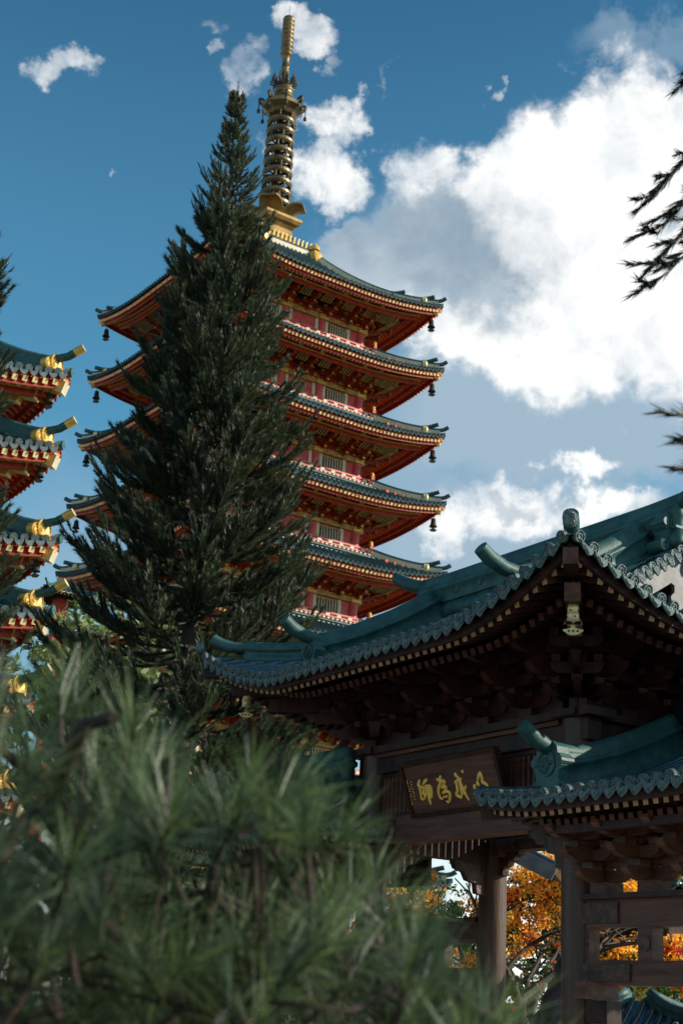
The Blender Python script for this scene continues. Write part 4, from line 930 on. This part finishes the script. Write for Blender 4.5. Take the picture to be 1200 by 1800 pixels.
def leaf_cloud(rg, cents, rad, n, size, flat=.5, k=4):
    """n loose leaf quads scattered in clumps round the points cents."""
    C = np.asarray(cents); i = rg.integers(0, len(C), n); r = np.asarray(rad)[i] if hasattr(rad, '__len__') else rad
    v = unit(rg.normal(size=(n, 3)))*(rg.random(n)**.45)[:, None]; v[:, 2] *= flat; p = C[i]+v*(r[:, None] if hasattr(r, '__len__') else r)
    a = unit(rg.normal(size=(n, 3))); b = unit(np.cross(a, rg.normal(size=(n, 3)))); s = (size*(.6+.8*rg.random(n)))[:, None]
    return np.stack([p-a*s, p-b*s*.5, p+a*s, p+b*s*.5], 1)
def broadleaf(name, label, cat, base, H, spread, seed, leaf, nleaf, lsize, flower=None, nflower=0, fsize=.05, group=None, low=.35, trunk_r=.14):
    rg = np.random.default_rng(seed); T = thing(name, label, cat, base, 0, group); t = MB(); tips = []
    def grow(p, d, l, r_, dep):
        q = p+d*l; m = (p+q)/2+rg.normal(size=3)*l*.06
        t.tube([tuple(p), tuple(m), tuple(q)], [r_, r_*.82, r_*.66], 'bark', 7)
        if dep == 0: tips.append(q); return
        if dep < 3: tips.append(q)
        for _ in range(3):
            nd = unit(d*.75+rg.normal(size=3)*[.75, .75, .35]+[0, 0, .12]); grow(q, nd, l*rg.uniform(.62, .85), r_*.6, dep-1)
    h0 = H*low; t.tube([(0, 0, 0), (.03, .02, h0*.5), (0, 0, h0)], [trunk_r*1.2, trunk_r, trunk_r*.9], 'bark', 10)
    for b in range(5):
        a = b*2*PI/5+rg.random(); grow(np.array([0, 0, h0*(.8+.2*rg.random())]), unit(np.array([math.cos(a), math.sin(a), .75])), (H-h0)*.30, trunk_r*.6, 3)
    t.build('trunk', T); tp = np.array(tips); sc = np.array([spread/max(1e-3, np.abs(tp[:, :2]).max()), spread/max(1e-3, np.abs(tp[:, :2]).max()), 1])
    top = tp[:, 2].max(); tp = tp*np.array([1, 1, 1.]); tp[:, 2] = h0*.75+(tp[:, 2]-tp[:, 2].min())/(top-tp[:, 2].min())*(H-h0*.75)
    tris('crown', leaf_cloud(rg, tp, rg.uniform(.22, .5, len(tp))*H*.14, nleaf, lsize), leaf, T, 4)
    if flower:
        for fm, frac, nm in flower:
            c = tp[rg.random(len(tp)) < frac]+rg.normal(size=3)*.02+[0, 0, .06]
            tris(nm, leaf_cloud(rg, c, .27 if H > 3 else .12, int(nflower*min(1, frac*1.3)), fsize, .6), fm, T, 4)
    return T
FL = [('orange_flower', .75, 'orange_blossom'), ('red_flower', .09, 'red_blossom')]
gfl = 'orange flowering trees behind the gate'
broadleaf('flame_tree', 'orange flowering tree seen between the two gate columns', 'tree', polar(7.7, 29, 0), 5.9, 2.6, 31, 'leaf', 5500, .05, FL, 17000, .05, gfl)
broadleaf('flame_tree', 'orange flowering tree seen through the rail openings of the right side bay', 'tree', polar(11.7, 37, 0), 5.4, 2.6, 32, 'leaf', 5500, .05, FL, 17000, .055, gfl)
broadleaf('flame_tree', 'orange flowering tree behind the far left gate bay, mostly hidden by pine needles', 'tree', polar(2.4, 36, 0), 4.9, 2.2, 33, 'leaf', 5500, .05, FL, 9000, .05, gfl)
broadleaf('flame_tree', 'orange flowering tree at the right frame edge behind the last rail opening', 'tree', polar(14.3, 40, 0), 5.6, 2.0, 36, 'leaf', 5500, .05, FL, 9000, .05, gfl)
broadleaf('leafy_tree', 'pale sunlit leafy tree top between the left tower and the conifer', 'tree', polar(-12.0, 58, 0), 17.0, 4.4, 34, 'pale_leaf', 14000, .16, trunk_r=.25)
for i, (a, D, h, sp, lab) in enumerate([(8.9, 44, 5.4, 3.0, 'green leafy tree behind the orange tree between the gate columns'), (12.6, 47, 5.9, 3.2, 'green leafy tree behind the orange blossom of the right side bay'), (4.6, 42, 5.0, 3.0, 'green leafy tree behind the gate left of the sunlit rear column')]):
    broadleaf('leafy_tree', lab, 'tree', polar(a, D, 0), h, sp, 90+i, 'leaf', 9000, .085, group='green trees beyond the gate', low=.2)
gsh = 'green shrubs behind the gate and pine'
for i, (a, D, h, lab) in enumerate([(8.3, 22.5, 1.75, 'green shrub at the foot of the opening between the gate columns'), (12.2, 25.5, 2.6, 'leafy green shrub below the right side bay rails'), (14.3, 26, 2.6, 'leafy green shrub at the lower right corner behind the small tiled roof'),
        (-3.2, 17, 2.3, 'dark green shrub showing through the pine needles at bottom centre'), (-8.6, 19, 2.6, 'green shrub beside the red tower foot, seen through pine needles'), (1.2, 22, 2.3, 'green shrub behind the left gate post, mostly hidden by pine')]):
    broadleaf('shrub', lab, 'shrub', polar(a, D, 0), h, h*.62, 50+i, 'leaf' if i != 1 else 'pale_leaf', 6000, .045, [('yellow_flower', .12, 'yellow_blossom')] if i in (3, 4) else None, 200, .04, gsh, .15, .05)
broadleaf('red_flower_bush', 'slender bush with coral red blossoms beside the dark statue', 'bush', polar(7.75, 21.5, 0), 2.75, .5, 71, 'leaf', 900, .04, [('red_flower', .5, 'red_blossom')], 420, .04, None, .5, .03)

# ------------------------------------------------------------------ small things behind the gate
def pavilion():
    P = polar(7.75, 25.0, .12); T = thing('garden_pavilion', 'small sloping pavilion roof with grey barge board above the orange blossoms', 'pavilion', P, R(-14))
    # ridge runs away from the viewer; right slope falls to the right
    t = MB(); a, b = Vector((-1.75, 0, 5.06)), Vector((.52, 0, 4.02)); t.add([a, b, b+Vector((0, 2.6, 0)), a+Vector((0, 2.6, 0))], [(0, 1, 2, 3)], 'tile_glaze')
    for i in range(12):
        y = .08+i*.22; t.tube([a+Vector((0, y, .03)), b+Vector((0, y, .03))], .06, 'tile_glaze', 6)
    t.build('tile_roof', T)
    t = MB(); t.bar(a+Vector((0, -.02, -.13)), b+Vector((0, -.02, -.13)), .05, .27, 'grey_wood'); t.build('barge_board', T)
    t = MB()
    for i in range(10): t.bar(a+Vector((0, .16+i*.25, -.07)), b+Vector((0, .16+i*.25, -.07)), .09, .1, 'sunlit_rafter')
    t.build('rafters', T)
    for x in (.8,):
        for y in (.5, 2.2): t = MB(); t.lathe((x, y, 0), [(.11, 0), (.11, 4.0)], 'column_wood', 14); t.build('column', T)
    
pavilion()
def small_roof(name, label, loc, rz, hx, hy, z, cat, wallm, pitch=.17, hips='ridge_glaze', tm='tile_glaze', tip='ridge_glaze', h=None):
    T = thing(name, label, cat, loc, rz); rf = Roof(hx, hy, z, .3, .2, .15, .8, 1.6)
    t = MB(); rf.tiles(t, pitch, .045, tm, .2, 6, .03); rf.lips(t, pitch, .045, .03, 'tile_face', 'tile_face', n=10); t.build('tile_roof', T)
    t = MB(); rf.soffit(t, -.1, 'red_paint' if wallm == 'pink_red' else 'dark_wood', hy); t.build('soffit', T)
    t = MB(); rf.rafters(t, .2, .08, .9, -.15, .07, .07, 'dark_wood', 'gold_paint'); t.build('rafters', T)
    for sx in (-1, 1):
        for sy in (-1, 1):
            pts = [Vector((sx*(hx-d), sy*(hy-d), z+rf.P(d)+.15*max(0, 1-d/.8)**1.6+.02)) for d in np.linspace(min(hx, hy), .12, 10)]
            t = MB(); t.sweep(pts, ridge_profile(.14, .1, .05), hips, True); o = Vector((sx, sy, 0)).normalized()
            t.tube([pts[-1]+Vector((0, 0, .12)), pts[-1]+o*.15+Vector((0, 0, .17)), pts[-1]+o*.28+Vector((0, 0, .26))], .055, tip, 10); t.build('hip_ridge', T)
    t = MB(); ww = 2.3 if cat == 'hall' else 1.0; t.box((0, 0, (z-.1)/2), (2*hx-ww, 2*hy-ww, z-.1), wallm); t.build('wall', T); return T
small_roof('garden_shrine', 'low garden shrine with a dark tiled hip roof at the bottom right corner', polar(12.05, 23.5, 0), R(-28), 1.05, .9, 1.62, 'shrine', 'plaster_ochre')
small_roof('gate_house', 'gold tipped tiled roof glimpsed above the upper rail of the side bay', polar(11.6, 38, 0), R(-33), 2.0, 1.6, 4.72, 'building', 'dark_wood', .2, tip='gold_paint')
small_roof('red_hall', 'distant teal roofed red hall peeping between the left tower and the conifer', polar(-11.15, 72, 0), R(34.5), 1.5, 1.4, 20.6, 'hall', 'deep_red', .3, tm='far_tile')
def statue():
    T = thing('stone_statue', 'dark stone animal statue half hidden by the gate column', 'statue', polar(8.95, 20.5, 0), R(-60))
    me = bpy.data.meshes.new('body'); o = bpy.data.objects.new('body', me); COL.objects.link(o); o.parent = T
    # seated beast, facing +x: haunch, chest, neck, head, muzzle, forelegs
    J = [(-.22, 0, 1.55, .20), (-.02, 0, 1.72, .23), (.16, 0, 1.92, .22), (.24, 0, 2.16, .18), (.34, 0, 2.30, .19), (.52, 0, 2.24, .10),
         (.22, .12, 1.62, .085), (.27, .13, 1.38, .07), (.36, .13, 1.30, .075), (.22, -.12, 1.62, .085), (.27, -.13, 1.38, .07), (.36, -.13, 1.30, .075),
         (-.20, .17, 1.40, .12), (.04, .19, 1.30, .075), (-.20, -.17, 1.40, .12), (.04, -.19, 1.30, .075), (-.42, 0, 1.62, .07), (-.50, 0, 1.85, .09), (-.42, 0, 2.02, .05)]
    E_ = [(0, 1), (1, 2), (2, 3), (3, 4), (4, 5), (2, 6), (6, 7), (7, 8), (2, 9), (9, 10), (10, 11), (0, 12), (12, 13), (0, 14), (14, 15), (0, 16), (16, 17), (17, 18)]
    me.from_pydata([j[:3] for j in J], E_, []); sk = o.modifiers.new('skin', 'SKIN'); ss_ = o.modifiers.new('sub', 'SUBSURF'); ss_.levels = ss_.render_levels = 2
    for v, j in zip(me.skin_vertices[0].data, J): v.radius = (j[3], j[3])
    me.skin_vertices[0].data[0].use_root = True; me.materials.append(MT['stone_dark'])
    t = MB(); t.lathe((.33, 0, 2.30), [(.23, -.1), (.25, 0), (.23, .08), (.18, .12), (.001, .13)], 'stone_dark', 14, (-1, 0, .3))
    for s_ in (-1, 1): t.lathe((.30, s_*.13, 2.44), [(.06, 0), (.05, .06), (.001, .12)], 'stone_dark', 8, (-.2, s_*.3, 1))
    t.build('mane', T)
    t = MB(); t.box((0, 0, 1.19), (1.3, .8, .1), 'stone_pale'); t.box((0, 0, 1.08), (1.1, .66, .12), 'stone_pale'); t.box((0, 0, .5), (.95, .55, 1.04), 'stone_dark'); t.build('pedestal', T)
statue()
